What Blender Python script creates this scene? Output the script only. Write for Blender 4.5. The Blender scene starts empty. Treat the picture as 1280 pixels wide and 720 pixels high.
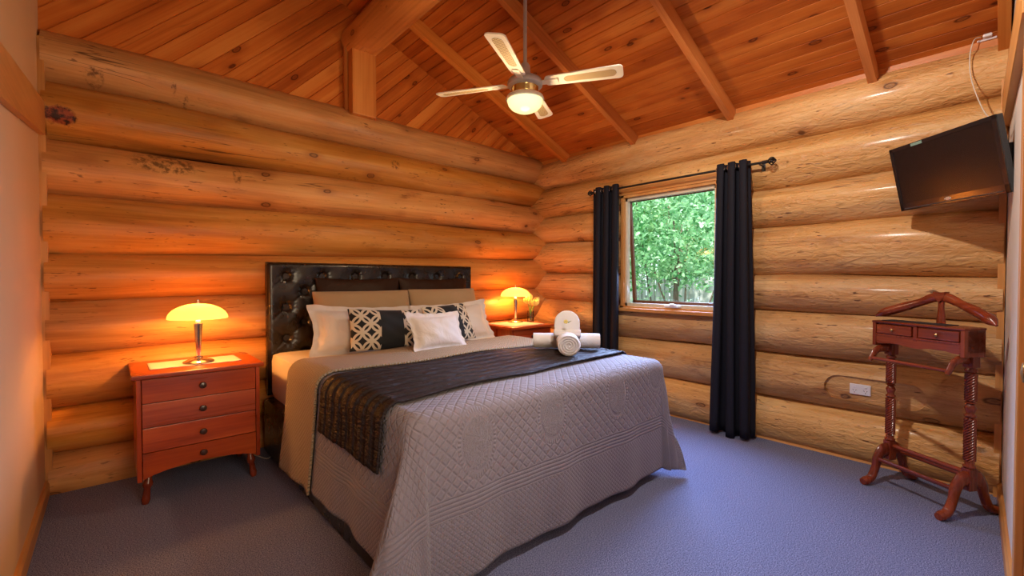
# Log-cabin bedroom: king bed, two bedside drawers with lamps, window with curtains, fan, television, valet stand
LAMP_W, FAN_W, DAY1, FILL_W, SPOT_W = 26.0, 28.0, 46.0, 30.0, 160.0
FAN_C = (1.0, 0.72, 0.42); FILL_C = (1.0, 0.64, 0.34)
SKY_S, SUN_W, EXPO = 2.2, 9.0, 0.0
import bpy, bmesh, math, random
from mathutils import Vector, Matrix, Euler
SC = bpy.context.scene
COL = SC.collection
PI = math.pi
random.seed(7)

# ------------------------------------------------------------------ helpers
def bm_new():
    return bmesh.new()

def add_box(bm, lo, hi, bevel=0.0, M=None):
    lo = Vector(lo); hi = Vector(hi)
    r = bmesh.ops.create_cube(bm, size=1.0)
    vs = r['verts']
    for v in vs:
        v.co = Vector(((lo.x + hi.x) / 2 + v.co.x * (hi.x - lo.x), (lo.y + hi.y) / 2 + v.co.y * (hi.y - lo.y),
                       (lo.z + hi.z) / 2 + v.co.z * (hi.z - lo.z)))
    if bevel > 0:
        es = list({e for v in vs for e in v.link_edges})
        b = bmesh.ops.bevel(bm, geom=es, offset=bevel, segments=2, affect='EDGES', profile=0.6)
        vs = list({v for f in b['faces'] for v in f.verts} | {v for v in vs if v.is_valid})
    if M is not None:
        for v in vs:
            v.co = M @ v.co
    return vs

def add_loft(bm, rings, cap=True, closed=True):
    """rings: list of equal-length point lists"""
    rv = [[bm.verts.new(p) for p in r] for r in rings]
    n = len(rings[0])
    for a, b in zip(rv, rv[1:]):
        for i in range(n if closed else n - 1):
            j = (i + 1) % n
            try: bm.faces.new((a[i], a[j], b[j], b[i]))
            except ValueError: pass
    if cap and closed:
        try: bm.faces.new(rv[0][::-1])
        except ValueError: pass
        try: bm.faces.new(rv[-1])
        except ValueError: pass
    return rv

def add_lathe(bm, prof, seg=24, c=(0, 0, 0), cap=True, sx=1, sy=1):
    rings = []
    for r, z in prof:
        rings.append([(c[0] + sx * max(r, 1e-4) * math.cos(2 * PI * i / seg), c[1] + sy * max(r, 1e-4) * math.sin(2 * PI * i / seg), c[2] + z) for i in range(seg)])
    return add_loft(bm, rings, cap)

def frames(pts):
    pts = [Vector(p) for p in pts]
    T = []
    for i in range(len(pts)):
        a = pts[max(i - 1, 0)]; b = pts[min(i + 1, len(pts) - 1)]
        T.append((b - a).normalized())
    up = Vector((0, 0, 1)) if abs(T[0].z) < 0.9 else Vector((1, 0, 0))
    n = (up - T[0] * up.dot(T[0])).normalized()
    out = []
    for p, t in zip(pts, T):
        n = (n - t * n.dot(t)).normalized()
        out.append((p, t, n, t.cross(n)))
    return out

def add_tube(bm, pts, rad, seg=10, cap=True, ry=None):
    """tube through pts; rad a number or list; ry optional second radius"""
    rings = []
    for i, (p, t, n, b) in enumerate(frames(pts)):
        r = rad[i] if isinstance(rad, (list, tuple)) else rad
        r2 = r if ry is None else (ry[i] if isinstance(ry, (list, tuple)) else ry)
        rings.append([p + n * (r * math.cos(2 * PI * k / seg)) + b * (r2 * math.sin(2 * PI * k / seg)) for k in range(seg)])
    return add_loft(bm, rings, cap)

def spline(pts, n=6):
    P = [Vector(p) for p in pts]
    out = []
    for i in range(len(P) - 1):
        p0 = P[max(i - 1, 0)]; p1 = P[i]; p2 = P[i + 1]; p3 = P[min(i + 2, len(P) - 1)]
        for k in range(n):
            t = k / n
            out.append(0.5 * ((2 * p1) + (p2 - p0) * t + (2 * p0 - 5 * p1 + 4 * p2 - p3) * t * t + (3 * p1 - p0 - 3 * p2 + p3) * t ** 3))
    out.append(P[-1])
    return out

def lerpl(vals, n=6):
    out = []
    for a, b in zip(vals, vals[1:]):
        for k in range(n):
            t = k / n; t = t * t * (3 - 2 * t)
            out.append(a + (b - a) * t)
    out.append(vals[-1])
    return out

def add_prism(bm, poly, fn0, fn1, bevel=0.0):
    """polygon (a,b) pairs extruded between two mapping functions"""
    v0 = [bm.verts.new(fn0(a, b)) for a, b in poly]
    v1 = [bm.verts.new(fn1(a, b)) for a, b in poly]
    n = len(poly)
    fs = [bm.faces.new(v0[::-1]), bm.faces.new(v1)]
    for i in range(n):
        j = (i + 1) % n
        fs.append(bm.faces.new((v0[i], v0[j], v1[j], v1[i])))
    if bevel > 0:
        es = list(set(fs[0].edges) | set(fs[1].edges))
        bmesh.ops.bevel(bm, geom=es, offset=bevel, segments=2, affect='EDGES', profile=0.6)
    return v0 + v1

def add_grid(bm, fn, nu, nv, uvfn=None, closed_u=False):
    vs = [[bm.verts.new(fn(i / nu, j / nv)) for j in range(nv + 1)] for i in range(nu + (0 if closed_u else 1))]
    uvl = bm.loops.layers.uv.verify() if uvfn else None
    for i in range(nu):
        for j in range(nv):
            ii = (i + 1) % len(vs)
            try: f = bm.faces.new((vs[i][j], vs[ii][j], vs[ii][j + 1], vs[i][j + 1]))
            except ValueError: continue
            if uvl is not None:
                for l, (a, b) in zip(f.loops, ((i, j), (i + 1, j), (i + 1, j + 1), (i, j + 1))):
                    l[uvl].uv = uvfn(a / nu, b / nv)
    return vs

def obj(name, bm, mat, parent=None, smooth=True, world=False, weld=False, angle=40, flip=True):
    if weld:
        bmesh.ops.remove_doubles(bm, verts=bm.verts, dist=1e-5)
    if flip:
        bmesh.ops.recalc_face_normals(bm, faces=bm.faces)
    if parent is not None and world:
        Mi = (Matrix.Translation(parent.location) @ parent.rotation_euler.to_matrix().to_4x4()).inverted()
        bm.transform(Mi)
    me = bpy.data.meshes.new(name)
    if smooth:
        a = math.radians(angle)
        for f in bm.faces: f.smooth = True
        for e in bm.edges:
            if len(e.link_faces) == 2 and e.calc_face_angle(0) > a: e.smooth = False
    bm.to_mesh(me); bm.free()
    if mat is not None: me.materials.append(mat)
    o = bpy.data.objects.new(name, me)
    COL.objects.link(o)
    if parent is not None: o.parent = parent
    return o

def tag(o, label, cat, group=None):
    o['label'] = label; o['category'] = cat
    if group: o['group'] = group
    return o

def thing(name, label, cat, loc=(0, 0, 0), rot=(0, 0, 0), group=None):
    o = bpy.data.objects.new(name, None)
    COL.objects.link(o)
    o.empty_display_size = 0.1
    o.location = loc; o.rotation_euler = rot
    return tag(o, label, cat, group)

def struct(name, bm, mat, parent=None, **k):
    o = obj(name, bm, mat, parent, **k)
    if parent is None: o['kind'] = 'structure'
    return o

def struct_root(name, loc=(0, 0, 0), rot=(0, 0, 0)):
    o = bpy.data.objects.new(name, None); COL.objects.link(o)
    o.location = loc; o.rotation_euler = rot; o['kind'] = 'structure'
    return o

# ------------------------------------------------------------------ node helper
class NT:
    def __init__(s, name):
        s.m = bpy.data.materials.new(name); s.m.use_nodes = True
        s.t = s.m.node_tree; s.t.nodes.clear()
        s.out = s.t.nodes.new('ShaderNodeOutputMaterial')
    def n(s, typ, **props):
        x = s.t.nodes.new(typ)
        for k, v in props.items(): setattr(x, k, v)
        return x
    def set(s, sock, v):
        if v is None: return
        if isinstance(v, bpy.types.NodeSocket): s.t.links.new(v, sock)
        elif isinstance(v, (tuple, list)) and sock.type == 'RGBA' and len(v) == 3: sock.default_value = (*v, 1)
        else: sock.default_value = v
    def m_(s, op, a, b=None, c=None, clamp=False):
        x = s.n('ShaderNodeMath', operation=op, use_clamp=clamp)
        for i, v in enumerate((a, b, c)):
            s.set(x.inputs[i], v)
        return x.outputs[0]
    def coord(s, kind='Object'):
        return s.n('ShaderNodeTexCoord').outputs[kind]
    def sep(s, v):
        x = s.n('ShaderNodeSeparateXYZ'); s.set(x.inputs[0], v); return x.outputs
    def comb(s, a=0.0, b=0.0, c=0.0):
        x = s.n('ShaderNodeCombineXYZ')
        for i, v in enumerate((a, b, c)): s.set(x.inputs[i], v)
        return x.outputs[0]
    def vm(s, op, a, b=None):
        x = s.n('ShaderNodeVectorMath', operation=op)
        s.set(x.inputs[0], a); s.set(x.inputs[1], b)
        return x.outputs['Value'] if op in ('LENGTH', 'DISTANCE', 'DOT_PRODUCT') else x.outputs[0]
    def vs(s, a, k):
        x = s.n('ShaderNodeVectorMath', operation='SCALE'); s.set(x.inputs[0], a); s.set(x.inputs['Scale'], k)
        return x.outputs[0]
    def noise(s, v, scale=1.0, detail=3.0, rough=0.5, dist=0.0, out='Fac'):
        x = s.n('ShaderNodeTexNoise'); s.set(x.inputs['Vector'], v)
        x.inputs['Scale'].default_value = scale; x.inputs['Detail'].default_value = detail
        x.inputs['Roughness'].default_value = rough; x.inputs['Distortion'].default_value = dist
        return x.outputs[out]
    def ramp(s, f, stops, interp='LINEAR'):
        x = s.n('ShaderNodeValToRGB'); s.set(x.inputs[0], f)
        cr = x.color_ramp; cr.interpolation = interp
        while len(cr.elements) < len(stops): cr.elements.new(0.5)
        for e, (p, c) in zip(cr.elements, stops):
            e.position = p; e.color = (*c, 1) if len(c) == 3 else c
        return x.outputs[0]
    def mix(s, f, a, b, mode='MIX'):
        x = s.n('ShaderNodeMix', data_type='RGBA', blend_type=mode)
        s.set(x.inputs['Factor'], f); s.set(x.inputs[6], a); s.set(x.inputs[7], b)
        return x.outputs[2]
    def step(s, v, e0, e1):
        x = s.n('ShaderNodeMapRange', interpolation_type='SMOOTHSTEP')
        s.set(x.inputs['Value'], v); x.inputs['From Min'].default_value = e0; x.inputs['From Max'].default_value = e1
        return x.outputs[0]
    def bump(s, h, strength=0.3, dist=0.01, normal=None):
        x = s.n('ShaderNodeBump'); s.set(x.inputs['Height'], h)
        x.inputs['Strength'].default_value = strength; x.inputs['Distance'].default_value = dist
        if normal is not None: s.set(x.inputs['Normal'], normal)
        return x.outputs[0]
    def pbsdf(s, col, rough=0.5, metal=0.0, normal=None, spec=0.5, coat=0.0, coat_r=0.1, sheen=0.0, emit=None, estr=0.0, trans=0.0, ior=1.45):
        p = s.n('ShaderNodeBsdfPrincipled')
        s.set(p.inputs['Base Color'], col); s.set(p.inputs['Roughness'], rough); s.set(p.inputs['Metallic'], metal)
        p.inputs['Specular IOR Level'].default_value = spec
        p.inputs['Coat Weight'].default_value = coat; p.inputs['Coat Roughness'].default_value = coat_r
        p.inputs['Sheen Weight'].default_value = sheen; p.inputs['Transmission Weight'].default_value = trans
        p.inputs['IOR'].default_value = ior
        if normal is not None: s.set(p.inputs['Normal'], normal)
        if emit is not None:
            s.set(p.inputs['Emission Color'], emit); p.inputs['Emission Strength'].default_value = estr
        return p.outputs[0]
    def mixs(s, f, a, b):
        x = s.n('ShaderNodeMixShader'); s.set(x.inputs[0], f); s.set(x.inputs[1], a); s.set(x.inputs[2], b)
        return x.outputs[0]
    def done(s, shader):
        s.t.links.new(shader, s.out.inputs[0]); return s.m

def srgb(r, g, b):
    def f(c):
        c /= 255
        return c / 12.92 if c <= 0.04045 else ((c + 0.055) / 1.055) ** 2.4
    return (f(r), f(g), f(b))

def plain(name, col, rough=0.5, metal=0.0, nscale=30, nvar=0.12, bump=0.0, **k):
    t = NT(name)
    co = t.coord()
    n = t.noise(co, nscale, 3)
    c = t.mix(n, tuple(x * (1 - nvar) for x in col), tuple(min(1, x * (1 + nvar)) for x in col))
    nm = t.bump(n, bump, 0.004) if bump else None
    return t.done(t.pbsdf(c, rough, metal, nm, **k))

def scaled(t, co, sx, sy, sz, off=None):
    x = t.n('ShaderNodeMapping'); t.set(x.inputs[0], co)
    x.inputs['Scale'].default_value = (sx, sy, sz)
    if off is not None: t.set(x.inputs['Location'], off)
    return x.outputs[0]

def wood(name, cols, axis=0, rough=0.35, knots=0.5, crack=0.4, bump=0.25, across=9.0, along=0.7, coat=0.0, hewn=0.0, boards=None, knot_d=14.0, spec=0.5, patches=0.0, kr=0.085, flat=None, flecks=0.0, pale=0.0, kscale=(4.2, 1.9), objvar=0.0, marks=(), hsc=(16.0, 5.0)):
    """pine/timber: streaks run along `axis` of the object's own axes; boards=(axis, width) varies the tone per board"""
    t = NT(name)
    co = t.coord(); co0 = co
    rnd = t.n('ShaderNodeObjectInfo').outputs['Random']
    off = t.m_('MULTIPLY', rnd, 37.0)
    co = t.vm('ADD', co, t.comb(off, off, off)) if boards is None else co
    bval = None
    if boards is not None:
        ba, bw = boards
        idx = t.m_('FLOOR', t.m_('DIVIDE', t.sep(co)[ba], bw))
        wn = t.n('ShaderNodeTexWhiteNoise', noise_dimensions='1D'); t.set(wn.inputs['W'], idx)
        bval = wn.outputs['Value']
        o2 = t.m_('MULTIPLY', bval, 53.0)
        co = t.vm('ADD', co, t.comb(o2, o2, o2))
    sc = [across] * 3; sc[axis] = along
    v1 = scaled(t, co, *sc)
    n1 = t.noise(v1, 1.0, 4, 0.55, 0.6)
    sc2 = [across * 9] * 3; sc2[axis] = along * 1.5
    n2 = t.noise(scaled(t, co, *sc2), 1.0, 3, 0.6)
    big = t.noise(scaled(t, co, 0.9, 0.9, 0.9), 1.3, 2)
    f = t.m_('ADD', t.m_('MULTIPLY', n1, 0.55), t.m_('ADD', t.m_('MULTIPLY', n2, 0.2), t.m_('MULTIPLY', big, 0.25)))
    if bval is not None:
        f = t.m_('ADD', f, t.m_('MULTIPLY', t.m_('SUBTRACT', bval, 0.5), 0.10))
    col = t.ramp(f, [(0.36, cols[0]), (0.5, cols[1]), (0.63, cols[2])])
    h = t.m_('ADD', t.m_('MULTIPLY', n1, 0.6), t.m_('MULTIPLY', n2, 0.25))
    dark = tuple(c * s for c, s in zip(cols[0], (0.25, 0.16, 0.12)))
    if knots > 0:
        ks = [kscale[0]] * 3; ks[axis] = kscale[1]
        if flat is not None: ks[flat] = 0.0
        wob = t.vm('ADD', scaled(t, co, *ks), t.vs(t.noise(co, 9.0, 2, out='Color'), 0.10))
        vo = t.n('ShaderNodeTexVoronoi'); t.set(vo.inputs['Vector'], wob); vo.inputs['Scale'].default_value = 1.0
        d = vo.outputs['Distance']; rc = t.sep(vo.outputs['Color'])[0]
        on = t.m_('LESS_THAN', rc, knots)
        ring = t.m_('SUBTRACT', 1.0, t.step(t.m_('ABSOLUTE', t.m_('SUBTRACT', d, kr * 0.8)), 0.0, kr * 0.32))
        core = t.m_('MULTIPLY', t.m_('MAXIMUM', ring, t.m_('MULTIPLY', 0.6, t.m_('SUBTRACT', 1.0, t.step(d, kr * 0.3, kr)))), on)
        halo = t.m_('MULTIPLY', t.m_('SUBTRACT', 1.0, t.step(d, kr * 0.7, kr * 3.2)), on)
        col = t.mix(t.m_('MULTIPLY', halo, 0.5), col, tuple(c * s for c, s in zip(cols[0], (0.85, 0.65, 0.5))))
        col = t.mix(t.m_('MULTIPLY', core, 0.9), col, dark)
        h = t.m_('SUBTRACT', h, t.m_('MULTIPLY', core, 0.5))
    if crack > 0:
        cs = [11.0] * 3; cs[axis] = 0.35
        nz = t.noise(scaled(t, co, *cs), 1.0, 2, 0.5)
        line = t.m_('SUBTRACT', 1.0, t.step(t.m_('ABSOLUTE', t.m_('SUBTRACT', nz, 0.5)), 0.0, 0.008))
        gate = t.step(t.noise(scaled(t, co, 1.1, 1.1, 1.1), 1.0, 1), 0.52, 0.62)
        line = t.m_('MULTIPLY', t.m_('MULTIPLY', line, gate), crack)
        col = t.mix(line, col, dark)
        h = t.m_('SUBTRACT', h, t.m_('MULTIPLY', line, 0.8))
    if patches > 0:
        ps = [7.0] * 3; ps[axis] = 2.2
        pn = t.noise(scaled(t, co, *ps), 1.0, 5, 0.7)
        pg = t.step(t.noise(scaled(t, co, 2.0, 2.0, 2.0), 1.0, 1), 0.5, 0.7)
        pm = t.m_('MULTIPLY', t.m_('MULTIPLY', t.step(pn, 0.56, 0.7), pg), patches)
        col = t.mix(pm, col, tuple(c * s for c, s in zip(cols[0], (0.5, 0.38, 0.3))))
    if flecks > 0:
        fs = [60.0] * 3; fs[axis] = 13.0
        fn = t.noise(scaled(t, co, *fs), 1.0, 2, 0.6)
        fg = t.step(t.noise(scaled(t, co, 3.5, 3.5, 3.5), 1.0, 2), 0.42, 0.62)
        fm = t.m_('MULTIPLY', t.m_('MULTIPLY', t.step(fn, 0.63, 0.70), fg), flecks)
        col = t.mix(fm, col, tuple(c * s for c, s in zip(cols[0], (0.30, 0.20, 0.14))))
    if pale > 0:
        ps = [5.0] * 3; ps[axis] = 1.1
        pn = t.step(t.noise(scaled(t, co, *ps), 1.0, 3, 0.6, 0.5), 0.48, 0.68)
        col = t.mix(t.m_('MULTIPLY', pn, pale), col, (0.70, 0.50, 0.27))
    if objvar > 0:
        hs_ = t.n('ShaderNodeHueSaturation'); t.set(hs_.inputs['Color'], col)
        r2 = t.m_('FRACT', t.m_('MULTIPLY', rnd, 7.31))
        t.set(hs_.inputs['Value'], t.m_('ADD', 1.0 - objvar, t.m_('MULTIPLY', rnd, 2 * objvar)))
        t.set(hs_.inputs['Saturation'], t.m_('ADD', 1.0 - objvar * 0.6, t.m_('MULTIPLY', r2, 1.2 * objvar)))
        col = hs_.outputs[0]
    if marks:
        s0 = t.sep(co0); mn = t.noise(scaled(t, co0, 30, 30, 30), 1.0, 4, 0.65)
        al = s0[axis]
        for kind, ca_, cz_, ra_, rz_ in marks:
            q = t.vm('LENGTH', t.comb(t.m_('DIVIDE', t.m_('SUBTRACT', al, ca_), ra_), t.m_('DIVIDE', t.m_('SUBTRACT', s0[2], cz_), rz_), 0.0))
            q = t.m_('ADD', q, t.m_('MULTIPLY', t.m_('SUBTRACT', mn, 0.5), 0.9))
            ins = t.m_('SUBTRACT', 1.0, t.step(q, 0.75, 1.05))
            if kind == 'stain':
                ins = t.m_('MULTIPLY', t.m_('MULTIPLY', ins, t.step(mn, 0.42, 0.62)), 0.75)
                col = t.mix(ins, col, (0.07, 0.022, 0.008))
            else:
                col = t.mix(ins, col, t.mix(t.step(mn, 0.40, 0.60), (0.035, 0.010, 0.006), (0.30, 0.055, 0.016)))
                h = t.m_('SUBTRACT', h, t.m_('MULTIPLY', ins, 0.8))
    nm = t.bump(h, bump, 0.006)
    if hewn > 0:
        hs = [hsc[0]] * 3; hs[axis] = hsc[1]
        hn = t.noise(scaled(t, co, *hs), 1.0, 3, 0.55, 0.8)
        nm = t.bump(hn, hewn, 0.02, nm)
    rr = t.m_('ADD', rough - 0.08, t.m_('MULTIPLY', n1, 0.18))
    return t.done(t.pbsdf(col, rr, 0, nm, spec=spec, coat=coat, coat_r=0.15))
# ------------------------------------------------------------------ materials
PALE = [(0.37, 0.135, 0.026), (0.56, 0.232, 0.050), (0.68, 0.33, 0.090)]
PALEY = [(0.40, 0.175, 0.048), (0.59, 0.305, 0.100), (0.72, 0.43, 0.17)]
M_LOGX = wood('log_pine_x', PALE, 0, 0.42, knots=0.75, kscale=(5.0, 2.6), crack=0.9, bump=0.45, across=9.0, along=0.7, hewn=0.25, patches=0.85, coat=0.0, spec=0.32, kr=0.095, flat=1, flecks=0.8, pale=0.10, objvar=0.16,
    marks=(('burn', -4.035, 2.222, 0.075, 0.055), ('stain', -3.885, 2.50, 0.05, 0.06), ('stain', -3.50, 2.535, 0.016, 0.055), ('stain', -3.43, 2.465, 0.014, 0.05), ('stain', -3.55, 2.03, 0.20, 0.085), ('stain', -3.14, 2.02, 0.03, 0.09), ('stain', -1.9, 2.30, .05, .05)))
M_LOGY = wood('log_pine_y', PALEY, 1, 0.46, knots=0.8, kscale=(5.0, 2.6), crack=0.9, bump=0.6, across=9.0, along=0.7, hewn=0.75, hsc=(34.0, 13.0), patches=0.9, coat=0.12, kr=0.11, flat=0, flecks=1.0, pale=0.35, objvar=0.10)
CEIL = [(0.29, 0.060, 0.007), (0.46, 0.118, 0.016), (0.57, 0.185, 0.032)]
M_CEIL = wood('ceiling_pine', CEIL, 0, 0.5, knots=0.8, kr=0.13, flat=2, kscale=(7.0, 3.0), crack=0.25, bump=0.12, across=7.0, along=0.5, boards=(1, 0.094), spec=0.22, patches=0.3)
GABC = [(0.36, 0.080, 0.011), (0.57, 0.150, 0.022), (0.68, 0.235, 0.045)]
M_GAB = wood('gable_pine', GABC, 0, 0.5, knots=0.85, kr=0.13, flat=2, kscale=(7.0, 3.0), crack=0.25, bump=0.12, across=7.0, along=0.5, boards=(1, 0.105), spec=0.22, patches=0.3)
RAFT = [(0.38, 0.105, 0.018), (0.54, 0.175, 0.032), (0.64, 0.25, 0.055)]
M_RAFT = wood('rafter_pine', RAFT, 0, 0.5, spec=0.25, objvar=0.08, knots=0.25, crack=0.2, bump=0.12, across=8, along=0.6)
M_RAFTY = wood('beam_pine_y', RAFT, 1, 0.42, knots=0.3, crack=0.4, bump=0.2, across=7, along=0.5, hewn=0.15)
M_RAFTZ = wood('post_pine_z', RAFT, 2, 0.42, knots=0.1, crack=0.2, bump=0.12, across=9, along=0.6)
M_TRIM = wood('trim_pine', [(0.42, 0.17, 0.04), (0.55, 0.24, 0.065), (0.62, 0.31, 0.10)], 1, 0.4, knots=0.1, crack=0.1, bump=0.08, across=10, along=0.6)
M_TRIMX = wood('trim_pine_x', [(0.42, 0.17, 0.04), (0.55, 0.24, 0.065), (0.62, 0.31, 0.10)], 0, 0.4, knots=0.1, crack=0.1, bump=0.08, across=10, along=0.6)
M_TRIMZ = wood('trim_pine_z', [(0.42, 0.17, 0.04), (0.55, 0.24, 0.065), (0.62, 0.31, 0.10)], 2, 0.4, knots=0.1, crack=0.1, bump=0.08, across=10, along=0.6)
RED = [(0.20, 0.022, 0.005), (0.40, 0.052, 0.009), (0.55, 0.095, 0.016)]
M_REDX = wood('red_timber_x', RED, 0, 0.28, objvar=0.11, knots=0.05, crack=0.15, bump=0.06, across=9, along=0.9, coat=0.35, patches=0.5)
M_REDZ = wood('red_timber_z', RED, 2, 0.28, knots=0.05, crack=0.1, bump=0.06, across=9, along=0.9, coat=0.35)
MAH = [(0.10, 0.014, 0.005), (0.20, 0.031, 0.010), (0.29, 0.058, 0.018)]
M_MAH = wood('mahogany_x', MAH, 0, 0.26, knots=0.0, crack=0.3, bump=0.05, across=16, along=1.6, coat=0.3)
M_MAHZ = wood('mahogany_z', MAH, 2, 0.26, knots=0.0, crack=0.3, bump=0.05, across=16, along=1.6, coat=0.3)

def m_plaster(nm_, c0, c1):
    t = NT(nm_)
    co = t.coord()
    n = t.noise(co, 2.0, 3)
    c = t.mix(n, c0, c1)
    return t.done(t.pbsdf(c, 0.75, 0, t.bump(t.noise(co, 90, 3), 0.08, 0.003), spec=0.25))
M_PLASTER = m_plaster('plaster_lamp_warmed', (0.60, 0.40, 0.235), (0.66, 0.45, 0.27))  # white plaster with the lamps' warm glow put into its colour
M_PLASTERW = m_plaster('plaster_white', (0.66, 0.60, 0.55), (0.72, 0.66, 0.60))

def m_carpet():
    t = NT('carpet_blue_grey')
    co = t.coord()
    a = t.noise(co, 190, 2, 0.75)
    b = t.noise(co, 40, 3, 0.7)
    c = t.ramp(a, [(0.36, (0.036, 0.040, 0.085)), (0.48, (0.135, 0.148, 0.275)), (0.60, (0.36, 0.38, 0.57))])
    c = t.mix(t.m_('MULTIPLY', t.step(b, 0.35, 0.65), 0.4), c, (0.17, 0.195, 0.34))
    big = t.noise(co, 2.2, 2)
    c = t.mix(t.m_('MULTIPLY', big, 0.2), c, (0.20, 0.21, 0.34))
    nm = t.bump(t.m_('ADD', a, b), 0.9, 0.008)
    return t.done(t.pbsdf(c, 0.95, 0, nm, spec=0.1, sheen=0.05))
M_CARPET = m_carpet()
M_GAP = plain('dark_gap', (0.03, 0.018, 0.01), 0.9)

# ------------------------------------------------------------------ room: measures
ZC0, SL = 2.675, 0.405            # ceiling height at the window wall, rise per metre towards the left wall
def zc(x): return ZC0 - SL * x
XL = -4.125
FA = math.atan2(-0.0339, -0.9994)   # the front wall leaves the window wall corner a little out of square
FO = Vector((0, -3.745, 0))
FD = Vector((-0.99943, -0.0339, 0)).normalized()
FN = Vector((0.0339, -0.99943, 0)).normalized()   # outward
def fpt(u, n, z): return FO + FD * u + FN * n + Vector((0, 0, z))   # n<0 is into the room

# floor
bm = bm_new(); add_box(bm, (XL - 0.2, -4.2, -0.12), (0.3, 0.3, 0.0))
struct('floor', bm, M_CARPET, smooth=False)

# ceiling: grooved boards running along y, laid on the slope
def grooved(bm, L, W, w, g=0.0045, d=0.009):
    """boards along X (0..L), across Y (0..W); V grooves"""
    ys = []
    k = 0
    y = 0.0
    while y < W:
        ys += [(y, -d), (y + g, 0.0), (y + w - g, 0.0)]
        y += w
    ys.append((y, -d))
    a = [bm.verts.new((0, yy, zz)) for yy, zz in ys]
    b = [bm.verts.new((L, yy, zz)) for yy, zz in ys]
    for i in range(len(ys) - 1):
        bm.faces.new((a[i], b[i], b[i + 1], a[i + 1]))
ca = math.atan(SL)
bm = bm_new()
grooved(bm, 4.6, 4.95, 0.094)
# closed back so that the roof has real thickness
add_box(bm, (0, 0, -0.16), (4.6, 4.95, -0.012))
# local X = -y world, local Y = up the slope (-x, +z), local Z = into the room
X = Vector((0, -1, 0)); Y = Vector((-math.cos(ca), 0, math.sin(ca))); Z = X.cross(Y)
R3 = Matrix((X, Y, Z)).transposed()
ceil = obj('ceiling', bm, M_CEIL, smooth=False, flip=False)
for f in ceil.data.polygons: pass
ceil['kind'] = 'structure'
ceil.matrix_world = Matrix.Translation((0.32, 0.32, zc(0.32))) @ R3.to_4x4()
CEIL_DOWN = Z
bm_c = bmesh.new(); bm_c.from_mesh(ceil.data); bmesh.ops.recalc_face_normals(bm_c, faces=bm_c.faces); bm_c.to_mesh(ceil.data); bm_c.free()

# back wall: slab behind, logs as its children, 45 degree lining boards in the gable
bm = bm_new()
add_box(bm, (XL - 0.15, 0.20, -0.1), (0.35, 0.34, 2.62))
add_prism(bm, [(XL - 0.15, 2.6), (0.3, 2.6), (0.3, zc(0.3) + .03), (XL - 0.15, zc(XL - 0.15) + .03)], lambda a, b: (a, 0.10, b), lambda a, b: (a, 0.3, b))
wall_back = struct('wall_back', bm, M_GAP, smooth=False)
bm = bm_new(); add_box(bm, (0.20, -4.1, -0.1), (0.34, -2.16, 2.62)); add_box(bm, (0.20, -0.90, -0.1), (0.34, 0.2, 2.62))
add_box(bm, (0.20, -2.16, -0.1), (0.34, -0.90, 0.96)); add_box(bm, (0.20, -2.16, 2.12), (0.34, -0.90, 2.62))
wall_right = struct('wall_right', bm, M_GAP, smooth=False)

def make_log(wall, za0, za1, zb0, zb1, seed, mat, s0, s1, rdepth=0.17, face=-0.045):
    """one log; za = heights of its lower/upper seam at the s0 end, zb at the s1 end"""
    rnd = random.Random(seed)
    ph = [rnd.uniform(0, 6.28) for _ in range(10)]
    nt, nth = 72, 36
    bm = bm_new(); rings = []
    for i in range(nt + 1):
        t = i / nt; s = s0 + (s1 - s0) * t
        lo = za0 + (zb0 - za0) * t; hi = za1 + (zb1 - za1) * t
        zm = (lo + hi) / 2 + 0.007 * math.sin(1.7 * s + ph[0]) + 0.004 * math.sin(4.3 * s + ph[1])
        rz = (hi - lo) / 2 * 1.06 * (1 + 0.022 * math.sin(2.3 * s + ph[2]) + 0.012 * math.sin(6.1 * s + ph[3]))
        rd = rdepth * (1 + 0.03 * math.sin(1.9 * s + ph[4]))
        cd = face + 0.17 + 0.008 * math.sin(2.9 * s + ph[5])
        ring = []
        for k in range(nth):
            a = 2 * PI * k / nth
            w = 1 + 0.010 * math.sin(3 * a + ph[6] + 1.3 * s) + 0.006 * math.sin(5 * a + ph[7] - 2.1 * s)
            d = cd - rd * w * math.cos(a); z = zm + rz * w * math.sin(a)
            ring.append((s, d, z) if wall == 'back' else (d, s, z))
        rings.append(ring)
    add_loft(bm, rings)
    return obj('log', bm, mat, wall_back if wall == 'back' else wall_right, smooth=True, angle=60)

sa = [-0.10, 0.217, 0.484, 0.819, 1.137, 1.42, 1.775, 2.10, 2.44, 2.735]      # at the left wall
sb = [-0.16, 0.175, 0.50, 0.80, 1.158, 1.505, 1.822, 2.14, 2.406, 2.715]     # at the corner
back_logs = [make_log('back', sa[i], sa[i + 1], sb[i], sb[i + 1], 100 + i, M_LOGX, XL + 0.012, 0.28) for i in range(9)]
ra = [-0.02, 0.335, 0.68, 1.03, 1.345, 1.69, 1.98, 2.33, 2.655]
rb = [-0.02, 0.348, 0.69, 1.007, 1.27, 1.67, 1.98, 2.336, 2.66]
right_logs = [make_log('right', ra[i], ra[i + 1], rb[i], rb[i + 1], 300 + i, M_LOGY, 0.28, -3.735) for i in range(8)]

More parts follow.
